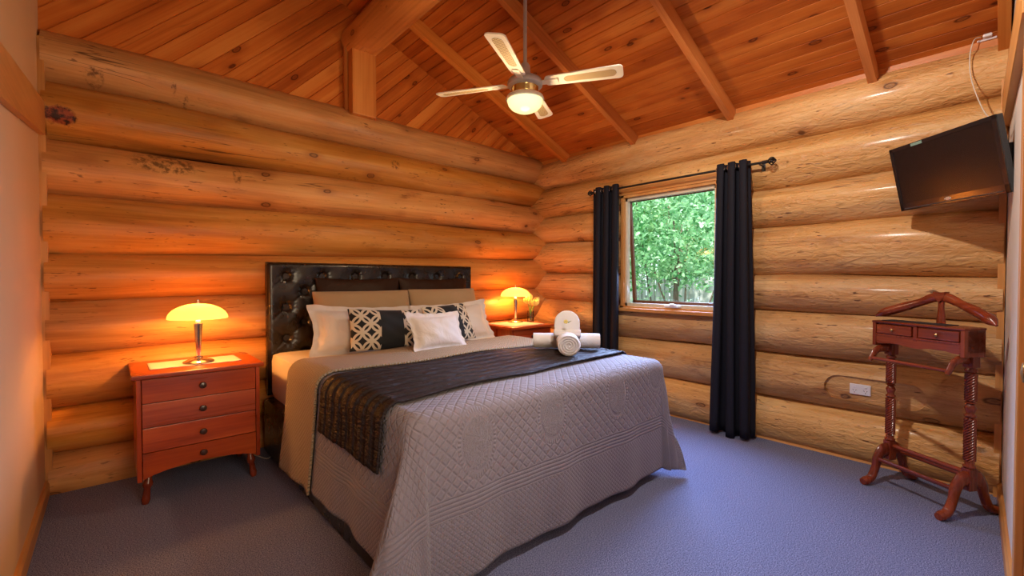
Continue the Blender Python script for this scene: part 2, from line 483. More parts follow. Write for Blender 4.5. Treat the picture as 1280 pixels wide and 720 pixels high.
# cut the window opening and the flattened pad behind the power point out of the logs
def cut(targets, bm):
    me = bpy.data.meshes.new('cut'); bmesh.ops.recalc_face_normals(bm, faces=bm.faces); bm.to_mesh(me); bm.free()
    c = bpy.data.objects.new('cut', me); COL.objects.link(c)
    for o in targets:
        m = o.modifiers.new('b', 'BOOLEAN'); m.operation = 'DIFFERENCE'; m.object = c; m.solver = 'EXACT'
    bpy.context.view_layer.update()
    dg = bpy.context.evaluated_depsgraph_get()
    new = [bpy.data.meshes.new_from_object(o.evaluated_get(dg)) for o in targets]
    for o, n in zip(targets, new):
        o.modifiers.clear(); n.name = o.data.name; o.data = n
    bpy.data.objects.remove(c)
WY0, WY1, WZ0, WZ1 = -2.14, -1.17, 0.975, 2.10      # window opening
bm = bm_new(); add_box(bm, (-0.5, WY0, WZ0), (0.6, WY1, WZ1))
cut([right_logs[i] for i in (2, 3, 4, 5, 6)], bm)
bm = bm_new(); add_box(bm, (0.055, WY1 - 0.05, WZ0 + 0.001), (0.6, WY1 + 0.24, WZ1 - 0.001))
cut([right_logs[i] for i in (2, 3, 4, 5, 6)], bm)
bm = bm_new()
poly = []
for k in range(24):
    a = 2 * PI * k / 24
    poly.append(((-2.97 if math.cos(a) > 0 else -3.34) + 0.085 * math.cos(a), 0.505 + 0.085 * math.sin(a)))
add_prism(bm, poly, lambda a, b: (-0.5, a, b), lambda a, b: (-0.012, a, b))
cut([right_logs[1]], bm)

# gable lining
bm = bm_new()
c45 = math.sqrt(0.5)
grooved(bm, 7.0, 7.0, 0.105)
GM = Matrix((Vector((c45, 0, c45)), Vector((-c45, 0, c45)), Vector((0, -1, 0)))).transposed().to_4x4()
Go = Vector((-2.2, 0.075, -1.6))
GW = Matrix.Translation(Go) @ GM
bm.transform(GW)
def clip(bm, co, no):
    g = bm.verts[:] + bm.edges[:] + bm.faces[:]
    bmesh.ops.bisect_plane(bm, geom=g, plane_co=co, plane_no=no, clear_outer=True)
clip(bm, (XL, 0, 0), (-1, 0, 0)); clip(bm, (0.2, 0, 0), (1, 0, 0)); clip(bm, (0, 0, 2.55), (0, 0, -1))
clip(bm, (0, 0, zc(0) + 0.02), (SL, 0, 1))
for f in bm.faces:
    f.normal_update()
    if f.normal.y > 0: f.normal_flip()
bm.transform(GW.inverted())
gab = obj('gable_boards', bm, M_GAB, smooth=False, flip=False)
gab.parent = wall_back; gab.matrix_local = GW

# left wall
bm = bm_new()
add_box(bm, (XL - 0.14, -4.1, -0.1), (XL, 0.12, 4.4))
wall_left = struct('wall_left', bm, M_PLASTER, smooth=False)

# front wall with a door near the window wall and an added window behind the camera for the warm fill
def fbox(bm, u0, u1, n0, n1, z0, z1, bevel=0.0):
    vs = add_box(bm, (u0, n0, z0), (u1, n1, z1), bevel)
    for v in vs: v.co = fpt(*v.co)
DU0, DU1, DZ = 1.595, 2.40, 2.04
FU0, FU1, FZ0, FZ1 = 2.72, 3.72, 0.70, 2.10
bm = bm_new()
for u0, u1, z0, z1 in ((-0.1, DU0, -0.1, 2.2), (DU0, DU1, DZ, 2.2), (DU1, FU0, -0.1, 2.2), (FU0, FU1, -0.1, FZ0), (FU0, FU1, FZ1, 2.2), (FU1, 4.35, -0.1, 2.2)):
    fbox(bm, u0, u1, 0, 0.14, z0, z1)
add_prism(bm, [(-0.1, 2.2), (4.35, 2.2), (4.35, zc(-4.35) + .03), (-0.1, zc(0.1) + .03)], lambda a, b: fpt(a, 0, b), lambda a, b: fpt(a, 0.14, b))
wall_front = struct('wall_front', bm, M_PLASTERW, smooth=False)

# skirting and trims
bm = bm_new()
add_prism(bm, [(0, 0), (0.018, 0), (0.018, 0.075), (0.010, 0.09), (0, 0.09)], lambda a, b: (XL + a, 0.05, b), lambda a, b: (XL + a, -3.88, b))
struct('baseboard_left', bm, M_TRIM, smooth=False)
for nm, u0, u1 in (('baseboard_front', 0.0, DU0 - 0.07),):
    bm = bm_new()
    add_prism(bm, [(0, 0), (0.018, 0), (0.018, 0.075), (0.010, 0.09), (0, 0.09)], lambda a, b: fpt(u0, -a, b), lambda a, b: fpt(u1, -a, b))
    struct(nm, bm, M_TRIMX, smooth=False)
bm = bm_new(); add_prism(bm, [(0, 0), (0.022, 0), (0.016, 0.014), (0, 0.02)], lambda a, b: (0.03 - a, 0.0, b), lambda a, b: (0.03 - a, -3.73, b))
struct('baseboard_right', bm, M_TRIM, smooth=False)
bm = bm_new(); add_prism(bm, [(0, 0), (0.022, 0), (0.016, 0.014), (0, 0.02)], lambda a, b: (XL + .02, 0.03 - a, b), lambda a, b: (0.0, 0.03 - a, b))
struct('baseboard_back', bm, M_TRIMX, smooth=False)
# scribed corner boards that show between the logs
bm = bm_new(); add_box(bm, (XL, -0.025, 0.0), (XL + 0.030, 0.12, 2.66)); struct('trim_1', bm, M_TRIMZ, smooth=False)
bm = bm_new(); add_box(bm, (-0.022, -3.742, 0.0), (0.12, -3.712, 2.62)); struct('trim_2', bm, M_TRIMZ, smooth=False)
# timber belts on the plaster walls
def belt_left():
    bm = bm_new()
    add_prism(bm, [(0.03, 2.104), (0.03, 2.292), (-1.6, 2.062), (-1.6, 1.87)], lambda a, b: (XL, a, b), lambda a, b: (XL + 0.03, a, b), 0.003)
    struct('trim_3', bm, M_TRIM, smooth=False)
belt_left()
bm = bm_new(); fbox(bm, 0.0, 1.6, -0.03, 0.0, 2.13, 2.32, 0.003); struct('trim_4', bm, M_TRIMX, smooth=False)
# plate boards between the rafters, on top of the window wall
bm = bm_new(); add_box(bm, (0.02, -3.74, 2.60), (0.10, 0.10, 2.70)); struct('trim_5', bm, M_RAFTY, smooth=False)
# cover strip down the gable end of the ceiling
# ------------------------------------------------------------------ roof timbers
def rafter(y, label, w=0.05, d=0.105, x1=XL + 0.01):
    L = (0.06 - x1) / math.cos(ca)
    bm = bm_new()
    add_box(bm, (0, -w / 2, 0.0), (L, w / 2, d), 0.003)
    o = obj('rafter', bm, M_RAFT, smooth=False)
    # local X up the slope, local Z down into the room
    Xv = Y.copy(); Zv = CEIL_DOWN.copy(); Yv = Zv.cross(Xv)
    o.matrix_world = Matrix.Translation((0.06, y, zc(0.06))) @ Matrix((Xv, Yv, Zv)).transposed().to_4x4()
    return tag(o, label, 'rafter', 'pine rafters under the sloping ceiling')
rafter(-0.415, 'pine ceiling rafter closest to the gable, running down behind the white fan')
rafter(-1.295, 'pine ceiling rafter just right of the white fan light')
rafter(-2.21, 'pine ceiling rafter meeting the log wall above the window')
rafter(-3.13, 'pine ceiling rafter meeting the log wall above the television')
rafter(-3.72, 'pine ceiling rafter at the far right beside the white wall')
M_PURL = wood('purlin_pine', [(0.42, 0.14, 0.028), (0.62, 0.25, 0.06), (0.74, 0.36, 0.10)], 1, 0.45, knots=0.5, flat=0, crack=0.6, bump=0.3, across=7, along=0.5, hewn=0.2, flecks=0.6, spec=0.3)
# log purlin and its post
bm = bm_new(); rings = []
for i in range(40):
    s = 0.06 - i * 0.1
    ring = []
    for k in range(32):
        a = 2 * PI * k / 32
        r = 0.148 * (1 + 0.02 * math.sin(3 * a + s) + 0.02 * math.sin(1.7 * s))
        z = 3.300 + r * math.sin(a)
        if i < 3: z = max(z, 3.195)
        ring.append((-2.2 + r * math.cos(a), s, z))
    rings.append(ring)
add_loft(bm, rings)
bm.transform(Matrix.Translation((2.2, 2, -3.30)))
o = obj('log_purlin', bm, M_PURL); o.location = (-2.2, -2, 3.30)
tag(o, 'thick round log beam running out from the gable under the ceiling', 'beam')
bm = bm_new(); add_box(bm, (-0.105, -0.07, 0), (0.105, 0.07, 0.55), 0.004)
post = obj('timber_post', bm, M_RAFTZ, smooth=False); post.location = (-2.2, 0.0, 2.66)
tag(post, 'short square pine post carrying the round log beam on the log wall', 'post')
bm = bm_new(); add_box(bm, (-0.135, 0.02, 0), (-0.108, 0.055, 0.6), 0.002); obj('cover_strip', bm, M_RAFTZ, post, smooth=False)

# ------------------------------------------------------------------ window in the log wall
M_SASH = plain('sash_grey', (0.60, 0.54, 0.42), 0.45)
M_SASHOUT = plain('sash_brown', (0.20, 0.075, 0.04), 0.5)
M_WHITEMETAL = plain('white_metal', (0.72, 0.72, 0.74), 0.35)
def m_glass(name, tint=(1, 1, 1), rough=0.0, refl=0.06):
    t = NT(name)
    tr = t.n('ShaderNodeBsdfTransparent'); tr.inputs[0].default_value = (*tint, 1)
    gl = t.n('ShaderNodeBsdfGlossy'); gl.inputs['Roughness'].default_value = rough
    fr = t.n('ShaderNodeFresnel'); fr.inputs['IOR'].default_value = 1.45
    return t.done(t.mixs(t.m_('MULTIPLY', fr.outputs[0], 0.9), tr.outputs[0], gl.outputs[0]))
M_GLASS = m_glass('window_glass', (0.97, 1.0, 0.98))
win = struct_root('window_1', (0.0, (WY0 + WY1) / 2, WZ0))
bm = bm_new()
add_box(bm, (-0.045, WY0, WZ0), (0.036, WY0 + 0.035, WZ1), 0.002)
add_box(bm, (-0.045, WY1 - 0.035, WZ0), (0.036, WY1, WZ1), 0.002)
add_box(bm, (-0.045, WY0, WZ1 - 0.035), (0.036, WY1, WZ1), 0.002)
add_box(bm, (-0.045, WY0, WZ0), (0.036, WY1, WZ0 + 0.025), 0.002)
obj('window_frame', bm, M_TRIMZ, win, smooth=False, world=True)
bm = bm_new()
add_box(bm, (0.04, WY0 - 0.004, WZ0), (0.31, WY0 + 0.008, WZ1)); add_box(bm, (0.042, WY1 - 0.03, WZ0 - 0.01), (0.054, WY1 + 0.26, WZ1 + 0.01))
add_box(bm, (0.04, WY0, WZ1 - 0.008), (0.31, WY1, WZ1 + 0.004)); add_box(bm, (0.04, WY0, WZ0 - 0.004), (0.31, WY1, WZ0 + 0.008))
obj('outer_reveal', bm, M_SASHOUT, win, smooth=False, world=True)
bm = bm_new(); add_box(bm, (-0.085, WY0 - 0.06, WZ0 - 0.025), (0.02, WY1 + 0.06, WZ0 + 0.008), 0.006)
obj('window_sill', bm, M_TRIM, win, smooth=False, world=True)
bm = bm_new(); add_box(bm, (-0.055, WY0 - 0.03, WZ1 - 0.01), (0.02, WY1 + 0.03, WZ1 + 0.065), 0.003)
obj('head_board', bm, M_TRIM, win, smooth=False, world=True)
# fixed rebate frame
y0, y1, z0, z1 = WY0 + 0.035, WY1 - 0.035, WZ0 + 0.025, WZ1 - 0.035
bm = bm_new()
add_box(bm, (-0.012, y0, z0), (0.035, y0 + 0.022, z1)); add_box(bm, (-0.012, y1 - 0.022, z0), (0.035, y1, z1))
add_box(bm, (-0.012, y0, z1 - 0.03), (0.035, y1, z1)); add_box(bm, (-0.012, y0, z0), (0.035, y1, z0 + 0.03))
obj('fixed_frame', bm, M_SASH, win, smooth=False, world=True)
# awning sash, hinged at the top and pushed out a little
H = z1 - z0 - 0.02; W = y1 - y0 + 0.026
Ms = Matrix.Translation((0.045, (y0 + y1) / 2, z1 - 0.006)) @ Matrix.Rotation(-math.radians(5.5), 4, 'Y')
bm = bm_new()
for lo, hi in (((0, -W / 2, -H), (0.03, -W / 2 + 0.03, 0)), ((0, W / 2 - 0.03, -H), (0.03, W / 2, 0)), ((0, -W / 2, -0.03), (0.03, W / 2, 0)), ((0, -W / 2, -H), (0.03, W / 2, -H + 0.03))):
    add_box(bm, lo, hi, 0, Ms)
sash = obj('sash', bm, M_SASHOUT, win, smooth=False, world=True)
bm = bm_new(); add_box(bm, (0.012, -W / 2 + 0.02, -H + 0.02), (0.018, W / 2 - 0.02, -0.02), 0, Ms)
g = obj('pane', bm, M_GLASS, win, smooth=False, world=True)
bm = bm_new()
yh = -1.72
add_box(bm, (-0.05, yh - 0.075, z0 + 0.004), (-0.01, yh + 0.075, z0 + 0.026), 0.005)
add_lathe(bm, [(0.0, 0), (0.022, 0), (0.022, 0.012), (0.012, 0.02), (0, 0.02)], 16, (-0.045, yh, z0 + 0.022))
add_tube(bm, [(-0.05, yh, z0 + 0.035), (-0.075, yh - 0.03, z0 + 0.035), (-0.08, yh - 0.065, z0 + 0.025)], 0.006, 8)
h = obj('window_winder', bm, M_WHITEMETAL, win, world=True); h['label'] = 'white window winder'

# added, unseen window behind the camera, an opening for the warm fill light
fill_win = struct_root('added_window', fpt((FU0 + FU1) / 2, 0, FZ0), (0, 0, 0))
bm = bm_new()
fbox(bm, FU0, FU0 + 0.05, -0.012, 0.14, FZ0, FZ1); fbox(bm, FU1 - 0.05, FU1, -0.012, 0.14, FZ0, FZ1)
fbox(bm, FU0, FU1, -0.012, 0.14, FZ1 - 0.05, FZ1); fbox(bm, FU0, FU1, -0.012, 0.14, FZ0, FZ0 + 0.05)
obj('window_frame', bm, M_TRIMZ, fill_win, smooth=False, world=True)
bm = bm_new(); fbox(bm, FU0 + 0.04, FU1 - 0.04, 0.06, 0.066, FZ0 + 0.04, FZ1 - 0.04)
obj('pane', bm, M_GLASS, fill_win, smooth=False, world=True)

# door in the front wall
M_DOOR = wood('door_pine', [(0.36, 0.13, 0.03), (0.48, 0.19, 0.05), (0.56, 0.26, 0.08)], 2, 0.35, knots=0.1, crack=0.1, bump=0.06, coat=0.2)
M_BRASS = plain('aged_brass', (0.45, 0.30, 0.12), 0.3, 1.0)
door = struct_root('door_1', fpt((DU0 + DU1) / 2, 0, 0))
bm = bm_new(); fbox(bm, DU0 + 0.035, DU1 - 0.035, 0.0, 0.04, 0.008, DZ - 0.03, 0.002)
obj('door_panel', bm, M_DOOR, door, smooth=False, world=True)
bm = bm_new()
fbox(bm, DU0 - 0.075, DU0 + 0.01, -0.022, 0.0, 0.0, DZ + 0.07, 0.004); fbox(bm, DU1 - 0.01, DU1 + 0.075, -0.022, 0.0, 0.0, DZ + 0.07, 0.004)
fbox(bm, DU0 - 0.075, DU1 + 0.075, -0.022, 0.0, DZ - 0.01, DZ + 0.075, 0.004)
fbox(bm, DU0, DU0 + 0.034, 0.0, 0.14, 0.0, DZ); fbox(bm, DU1 - 0.034, DU1, 0.0, 0.14, 0.0, DZ); fbox(bm, DU0, DU1, 0.0, 0.14, DZ - 0.03, DZ)
obj('door_frame', bm, M_TRIMZ, door, smooth=False, world=True)
bm = bm_new()
rings = []
kn = [(0.026, 0), (0.026, -0.005), (0.011, -0.008), (0.010, -0.022), (0.022, -0.027), (0.027, -0.036), (0.022, -0.046), (0.0, -0.05)]
for r, n_ in kn:
    rings.append([fpt(2.27 + max(r, 1e-4) * math.cos(2 * PI * i / 20), n_, 1.05 + max(r, 1e-4) * math.sin(2 * PI * i / 20)) for i in range(20)])
add_loft(bm, rings)
k_ = obj('door_knob', bm, M_BRASS, door, world=True); k_['label'] = 'round brass door knob'
# ------------------------------------------------------------------ fabrics
def m_cloth(name, col, rough=0.85, weave=260, bump=0.15, var=0.06, sheen=0.2, wr=0.0):
    t = NT(name)
    co = t.coord()
    w = t.noise(co, weave, 2, 0.6)
    b = t.noise(co, 5, 3)
    c = t.mix(b, tuple(x * (1 - var) for x in col), tuple(min(1, x * (1 + var)) for x in col))
    nm = t.bump(w, bump, 0.002)
    if wr > 0:
        nm = t.bump(t.noise(scaled(t, co, 6, 6, 6), 1.0, 4, 0.55, 1.2), wr, 0.03, nm)
    return t.done(t.pbsdf(c, rough, 0, nm, spec=0.2, sheen=sheen))

M_SHEET = m_cloth('sheet_cream', (0.70, 0.62, 0.50), wr=0.25)
M_WHITE = m_cloth('white_cotton', (0.68, 0.63, 0.60), wr=0.5)
M_TAN = m_cloth('tan_cotton', (0.40, 0.28, 0.165), wr=0.2)
M_CHOC = m_cloth('chocolate_satin', (0.030, 0.012, 0.007), 0.5, sheen=0.0, wr=0.3)
M_CURTAIN = m_cloth('curtain_charcoal', (0.013, 0.013, 0.020), 0.75, weave=400, var=0.1, sheen=0.0)
M_TOWEL = m_cloth('white_terry', (0.68, 0.66, 0.67), 0.95, weave=420, bump=0.8, wr=0.2)

def ngrid(t, a, b, period, phase=0.0):
    """0 on the stitched line, 1 between the lines; a*u+b*v lines"""
    return None

def m_quilt(name, col, medallions=True):
    t = NT(name)
    uv = t.coord('UV'); s = t.sep(uv); u, v = s[0], s[1]
    def lines(expr, period, w):
        p = t.m_('PINGPONG', expr, period / 2)
        return t.step(p, 0.0, w)
    d1 = t.m_('ADD', u, v); d2 = t.m_('SUBTRACT', u, v)
    big = t.m_('MULTIPLY', lines(d1, 0.052, 0.010), lines(d2, 0.052, 0.010))
    sm = t.m_('MULTIPLY', lines(d1, 0.024, 0.007), lines(d2, 0.024, 0.007))
    fl = lines(d1, 0.020, 0.007)
    # distance from the hem of the front: v = distance beyond the front edge (positive down), u across
    e = t.m_('MAXIMUM', v, t.m_('SUBTRACT', t.m_('ABSOLUTE', u), 0.88))
    band = lines(e, 0.018, 0.006)
    inband = t.m_('MULTIPLY', t.step(e, 0.385, 0.388), t.m_('SUBTRACT', 1.0, t.step(e, 0.472, 0.475)))
    below = t.step(e, 0.473, 0.475)
    h = t.m_('ADD', t.m_('MULTIPLY', big, t.m_('SUBTRACT', 1.0, t.m_('ADD', inband, below, clamp=True))), t.m_('ADD', t.m_('MULTIPLY', band, inband), t.m_('MULTIPLY', t.m_('MULTIPLY', sm, 0.8), below)))
    if medallions:
        nz = t.noise(uv, 26, 3, 0.6, 1.5)
        for cu, cv, ru, rv in ((-0.62, 0.20, 0.10, 0.145), (-0.16, 0.17, 0.10, 0.145), (0.38, 0.17, 0.10, 0.145), (0.80, 0.10, 0.09, 0.13), (-0.42, -0.38, 0.1, .14), (0.12, -0.38, 0.1, .14), (0.62, -0.38, 0.1, .14)):
            q = t.vm('LENGTH', t.comb(t.m_('DIVIDE', t.m_('SUBTRACT', u, cu), ru), t.m_('DIVIDE', t.m_('SUBTRACT', v, cv), rv), 0.0))
            ins = t.m_('SUBTRACT', 1.0, t.step(q, 1.02, 1.1))
            ang = t.m_('ARCTAN2', t.m_('DIVIDE', t.m_('SUBTRACT', v, cv), rv), t.m_('DIVIDE', t.m_('SUBTRACT', u, cu), ru))
            beads = t.m_('MULTIPLY', t.m_('ADD', 0.5, t.m_('MULTIPLY', 0.5, t.m_('SINE', t.m_('MULTIPLY', ang, 46.0)))), t.m_('MULTIPLY', t.step(q, 0.86, 0.90), t.m_('SUBTRACT', 1.0, t.step(q, 0.98, 1.04))))
            scroll = t.m_('MULTIPLY', t.step(t.m_('ABSOLUTE', t.m_('SUBTRACT', nz, 0.5)), 0.0, 0.07), t.m_('SUBTRACT', 1.0, t.step(q, 0.72, 0.80)))
            mh = t.m_('ADD', t.m_('ADD', beads, scroll), 0.25)
            h = t.m_('ADD', t.m_('MULTIPLY', h, t.m_('SUBTRACT', 1.0, ins)), t.m_('MULTIPLY', mh, ins))
        # scrolls of sprigs between the medallions
        sp = t.step(t.m_('ABSOLUTE', t.m_('SUBTRACT', t.noise(uv, 11, 3, 0.5, 2.0), 0.52)), 0.0, 0.05)
        h = t.m_('ADD', h, t.m_('MULTIPLY', sp, -0.18))
    fine = t.noise(t.coord(), 500, 2)
    nm = t.bump(h, 0.55, 0.010, t.bump(fine, 0.2, 0.001))
    c = t.mix(t.noise(uv, 3, 2), tuple(x * .96 for x in col), tuple(x * 1.04 for x in col))
    return t.done(t.pbsdf(c, 0.8, 0, nm, spec=0.25, sheen=0.25))
M_QUILT = m_quilt('quilted_ivory', (0.222, 0.200, 0.248))

def m_fold():
    t = NT('quilt_reverse')
    uv = t.coord('UV'); s = t.sep(uv)
    p = t.step(t.m_('PINGPONG', t.m_('ADD', s[0], s[1]), 0.010), 0.0, 0.008)
    q = t.step(t.m_('PINGPONG', t.m_('SUBTRACT', s[0], s[1]), 0.014), 0.0, 0.008)
    return t.done(t.pbsdf((0.40, 0.30, 0.19), 0.85, 0, t.bump(t.m_('MULTIPLY', p, q), 0.8, 0.010), spec=0.2, sheen=0.2))
M_FOLD = m_fold()

def m_runner():
    t = NT('runner_satin')
    uv = t.coord('UV'); s = t.sep(uv)
    wv = t.m_('ADD', s[1], t.m_('MULTIPLY', t.noise(uv, 6, 2), 0.035))
    pl = t.m_('PINGPONG', wv, 0.044)
    pl = t.step(pl, 0.0, 0.022)
    ru = t.noise(scaled(t, uv, 14, 46, 1), 1.0, 3, 0.6, 0.6)
    ru2 = t.noise(scaled(t, uv, 46, 10, 1), 1.0, 3, 0.6, 0.6)
    side = t.step(s[0], -0.92, -0.88)
    r = t.m_('ADD', t.m_('MULTIPLY', ru, side), t.m_('MULTIPLY', ru2, t.m_('SUBTRACT', 1.0, side)))
    h = t.m_('ADD', t.m_('MULTIPLY', pl, 0.6), t.m_('MULTIPLY', r, 0.9))
    c = t.mix(r, (0.010, 0.007, 0.009), (0.032, 0.021, 0.024))
    return t.done(t.pbsdf(c, 0.6, 0, t.bump(h, 0.9, 0.03), spec=0.3))
M_RUNNER = m_runner()

def m_leather(name, col, rough=0.3):
    t = NT(name)
    co = t.coord()
    vo = t.n('ShaderNodeTexVoronoi'); t.set(vo.inputs['Vector'], co); vo.inputs['Scale'].default_value = 220
    n = t.noise(co, 9, 3)
    c = t.mix(n, tuple(x * .7 for x in col), tuple(x * 1.4 for x in col))
    return t.done(t.pbsdf(c, t.m_('ADD', rough - .08, t.m_('MULTIPLY', n, .2)), 0, t.bump(vo.outputs['Distance'], 0.12, 0.002, t.bump(n, .15, .02)), spec=0.6, coat=0.15))
M_LEATHER = m_leather('dark_brown_leather', (0.011, 0.0075, 0.0065), 0.26)

# ------------------------------------------------------------------ bed
BX, BXW, BYF, BZ = -2.065, 0.865, -2.20, 0.735       # centre x, half width of the flat top, front edge of the flat top, top height
bed = thing('bed', 'king bed with black button-tufted leather headboard on dark base', 'bed', (BX, -1.15, 0))
bm = bm_new(); add_box(bm, (-3.012, -2.17, 0.012), (-1.175, -0.14, 0.40), 0.025)
obj('bed_base', bm, M_LEATHER, bed, world=True)
for x in (-2.85, -1.28):
    for y in (-2.05, -0.25):
        bm = bm_new(); add_lathe(bm, [(0.025, 0.0), (0.03, 0.032)], 12, (x, y, 0)); obj('bed_foot', bm, M_LEATHER, bed, world=True)

bm = bm_new()
def matt(u, v):
    return None
add_box(bm, (-2.965, -2.19, 0.39), (-1.165, -0.135, 0.724), 0.055)
bmesh.ops.subdivide_edges(bm, edges=[e for e in bm.edges if e.calc_length() > .3], cuts=10, use_grid_fill=True)
obj('mattress', bm, M_SHEET, bed, world=True)

# tufted headboard
HX0, HX1, HZ0, HZ1 = -2.972, -1.105, 0.40, 1.392
cols = 7; dxb = (HX1 - HX0) / cols; dzb = 0.235
def buttons():
    out = []
    for r in range(7):
        z = HZ1 - 0.105 - r * dzb / 2
        if z < HZ0 + .05: break
        n = cols if r % 2 == 0 else cols - 1
        for c in range(n):
            out.append((HX0 + dxb * (c + (0.5 if r % 2 == 0 else 1.0)), z))
    return out
BT = buttons()
def tuft(x, z):
    d = min(math.hypot(x - bx, z - bz) for bx, bz in BT)
    nb = min(BT, key=lambda q: math.hypot(x - q[0], z - q[1]))
    an = math.atan2(z - nb[1], x - nb[0])
    h = -0.036 * math.exp(-(d / 0.026) ** 2) - 0.012 * math.exp(-(d / 0.075) ** 2) + 0.0035 * math.cos(9 * an + nb[0] * 40) * math.exp(-((d - 0.03) / 0.025) ** 2)
    # creases along the diagonals between the buttons
    zz = HZ1 - 0.105 - z
    if -0.03 < zz:
        a = ((x - HX0 - dxb / 2) / dxb + zz / dzb); b = ((x - HX0 - dxb / 2) / dxb - zz / dzb)
        for q in (a, b):
            f = abs(q - round(q))
            h -= 0.0055 * math.exp(-(f / 0.022) ** 2) * min(1, max(0, (zz + .03) / .03))
    e = min(x - HX0, HX1 - x, HZ1 - z, z - HZ0)
    return 0.030 + h * min(1, max(0, (e - 0.005) / 0.05))
def hb(u, v):
    x = HX0 + (HX1 - HX0) * u; z = HZ0 + (HZ1 - HZ0) * v
    e = min(x - HX0, HX1 - x, HZ1 - z, z - HZ0)
    r = min(1, e / 0.03); rnd = math.sqrt(max(0, 1 - (1 - r) ** 2)) * 0.03
    return (x, -0.095 - (tuft(x, z) - 0.03 + rnd), z)
bm = bm_new(); add_grid(bm, hb, 190, 100)
add_box(bm, (HX0, -0.096, HZ0), (HX1, -0.05, HZ1))
hbd = obj('headboard', bm, M_LEATHER, bed, world=True, angle=70)
hbd['label'] = 'black button-tufted leather headboard'
for bx, bz in BT:
    bm = bm_new()
    add_lathe(bm, [(0.0, 0.012), (0.009, 0.010), (0.0135, 0.005), (0.0135, 0.0)], 12)
    bm.transform(Matrix.Translation((bx, -0.095 + 0.026, bz)) @ Matrix.Rotation(PI / 2, 4, 'X'))
    b_ = obj('button', bm, M_LEATHER, hbd)
    b_.location = (-BX, 1.15, 0)

# cloth draped over the bed, laid out flat as (X across, Y along; Y<BYF hangs over the foot)
RB = 0.065
def drape(X, Y, off=0.0, zmin=0.006, flare=1.0, wave=1.0):
    sx = 1 if X > BX else -1
    dx = max(0.0, abs(X - BX) - BXW); dy = max(0.0, BYF - Y)
    cx = min(max(X, BX - BXW), BX + BXW); cy = max(Y, BYF)
    R = RB + off
    if dx == 0 and dy == 0:
        zz = BZ + off + wave * (0.004 * math.sin(7 * X + 3 * Y) + 0.003 * math.sin(11 * Y - 5 * X))
        return (X, Y, zz)
    th = math.atan2(dy, dx)
    r = max(dx, dy) + (0.16 if sx < 0 else 0.17) * min(dx, dy)
    if dx > 0 and dy > 0: r = min(r, 0.735)
    flare *= 1.6 if sx < 0 else 0.75
    c2 = math.sin(2 * th) if (dx > 0 and dy > 0) else 0.0
    rr = r
    if rr < PI / 2 * R:
        o = R * math.sin(rr / R); d = R * (1 - math.cos(rr / R))
    else:
        rest = rr - PI / 2 * R
        k = rest / 0.62
        fl = 0.02 + (0.03 * math.cos(th) ** 2 if sx < 0 else 0.0) + 0.15 * flare * c2 ** 0.8
        o = R + fl * k ** 1.25; d = R + rest * math.sqrt(max(0, 1 - (fl * 0.9) ** 2))
        s = (Y if dx > dy else X)
        amp = wave * min(1, k) * (0.012 + 0.01 * c2)
        o += amp * math.sin(s * 11 + (sx * 1.3 if dx > dy else 0.5)) + amp * .5 * math.sin(s * 23 + 0.7)
        if c2 > 0.02:
            o -= 0.055 * k * math.sin(4 * th) ** 2
    z = BZ + off - d
    if z < zmin + off:
        o += (zmin + off - z) * 0.8
        z = zmin + off + 0.004 * abs(math.sin(o * 40))
    ox, oy = (math.cos(th) * sx, -math.sin(th))
    if c2 > 0:
        t2 = th + (-0.30 if sx < 0 else 0.34) * c2
        ox, oy = math.cos(t2) * sx, -math.sin(t2)
    if dx == 0: ox, oy = 0, -1
    if dy == 0: ox, oy = sx, 0
    return (cx + ox * o, cy + oy * o, z)

def cloth(name, x0, x1, y0, y1, off, mat, nu, nv, parent=None, thick=0.006, yfun=None, pleat=0.0):
    """y0 the foot side, y1 the head side; yfun(X) may move the foot edge"""
    bm = bm_new()
    def fn(u, v):
        X = x0 + (x1 - x0) * u
        a = y0 if yfun is None else yfun(X)
        Y = a + (y1 - a) * v
        return drape(X, Y, off + pleat * abs(math.sin(PI * (Y + 0.012 * math.sin(3 * X)) / 0.088)) ** 0.6)
    def uvf(u, v):
        X = x0 + (x1 - x0) * u
        a = y0 if yfun is None else yfun(X)
        Y = a + (y1 - a) * v
        return (X - BX, BYF - Y)
    add_grid(bm, fn, nu, nv, uvf)
    for f in bm.faces: f.normal_update()
    o = obj(name, bm, mat, parent, flip=False, angle=180, world=parent is not None)
    m = o.modifiers.new('thickness', 'SOLIDIFY'); m.thickness = thick; m.offset = 0
    return o
LD = 0.66
spread = cloth('bedspread', BX - BXW - 0.645, BX + BXW + 0.64, BYF - 0.73, -0.84, 0.006, M_QUILT, 210, 150)
tag(spread, 'ivory quilted bedspread draped over the king bed to the carpet', 'bedspread')
fold = cloth('folded_back_top', BX - BXW - 0.69, BX + BXW + 0.66, -1.30, -0.80, 0.024, M_FOLD, 160, 26, spread, 0.012)
fold['label'] = 'folded back cream top of the bedspread'
def rfront(X):
    t = (X - (BX - BXW)) / (2 * BXW)
    return -2.075 + 0.10 * min(1.2, max(-0.1, t)) + 0.006 * math.sin(9 * X)
runner = cloth('bed_runner', BX - BXW - 0.335, BX + BXW + 0.33, -2.0, -1.385, 0.020, M_RUNNER, 150, 110, None, 0.008, rfront, 0.009)
tag(runner, 'dark brown pleated satin runner across the foot of the bed', 'bed runner')

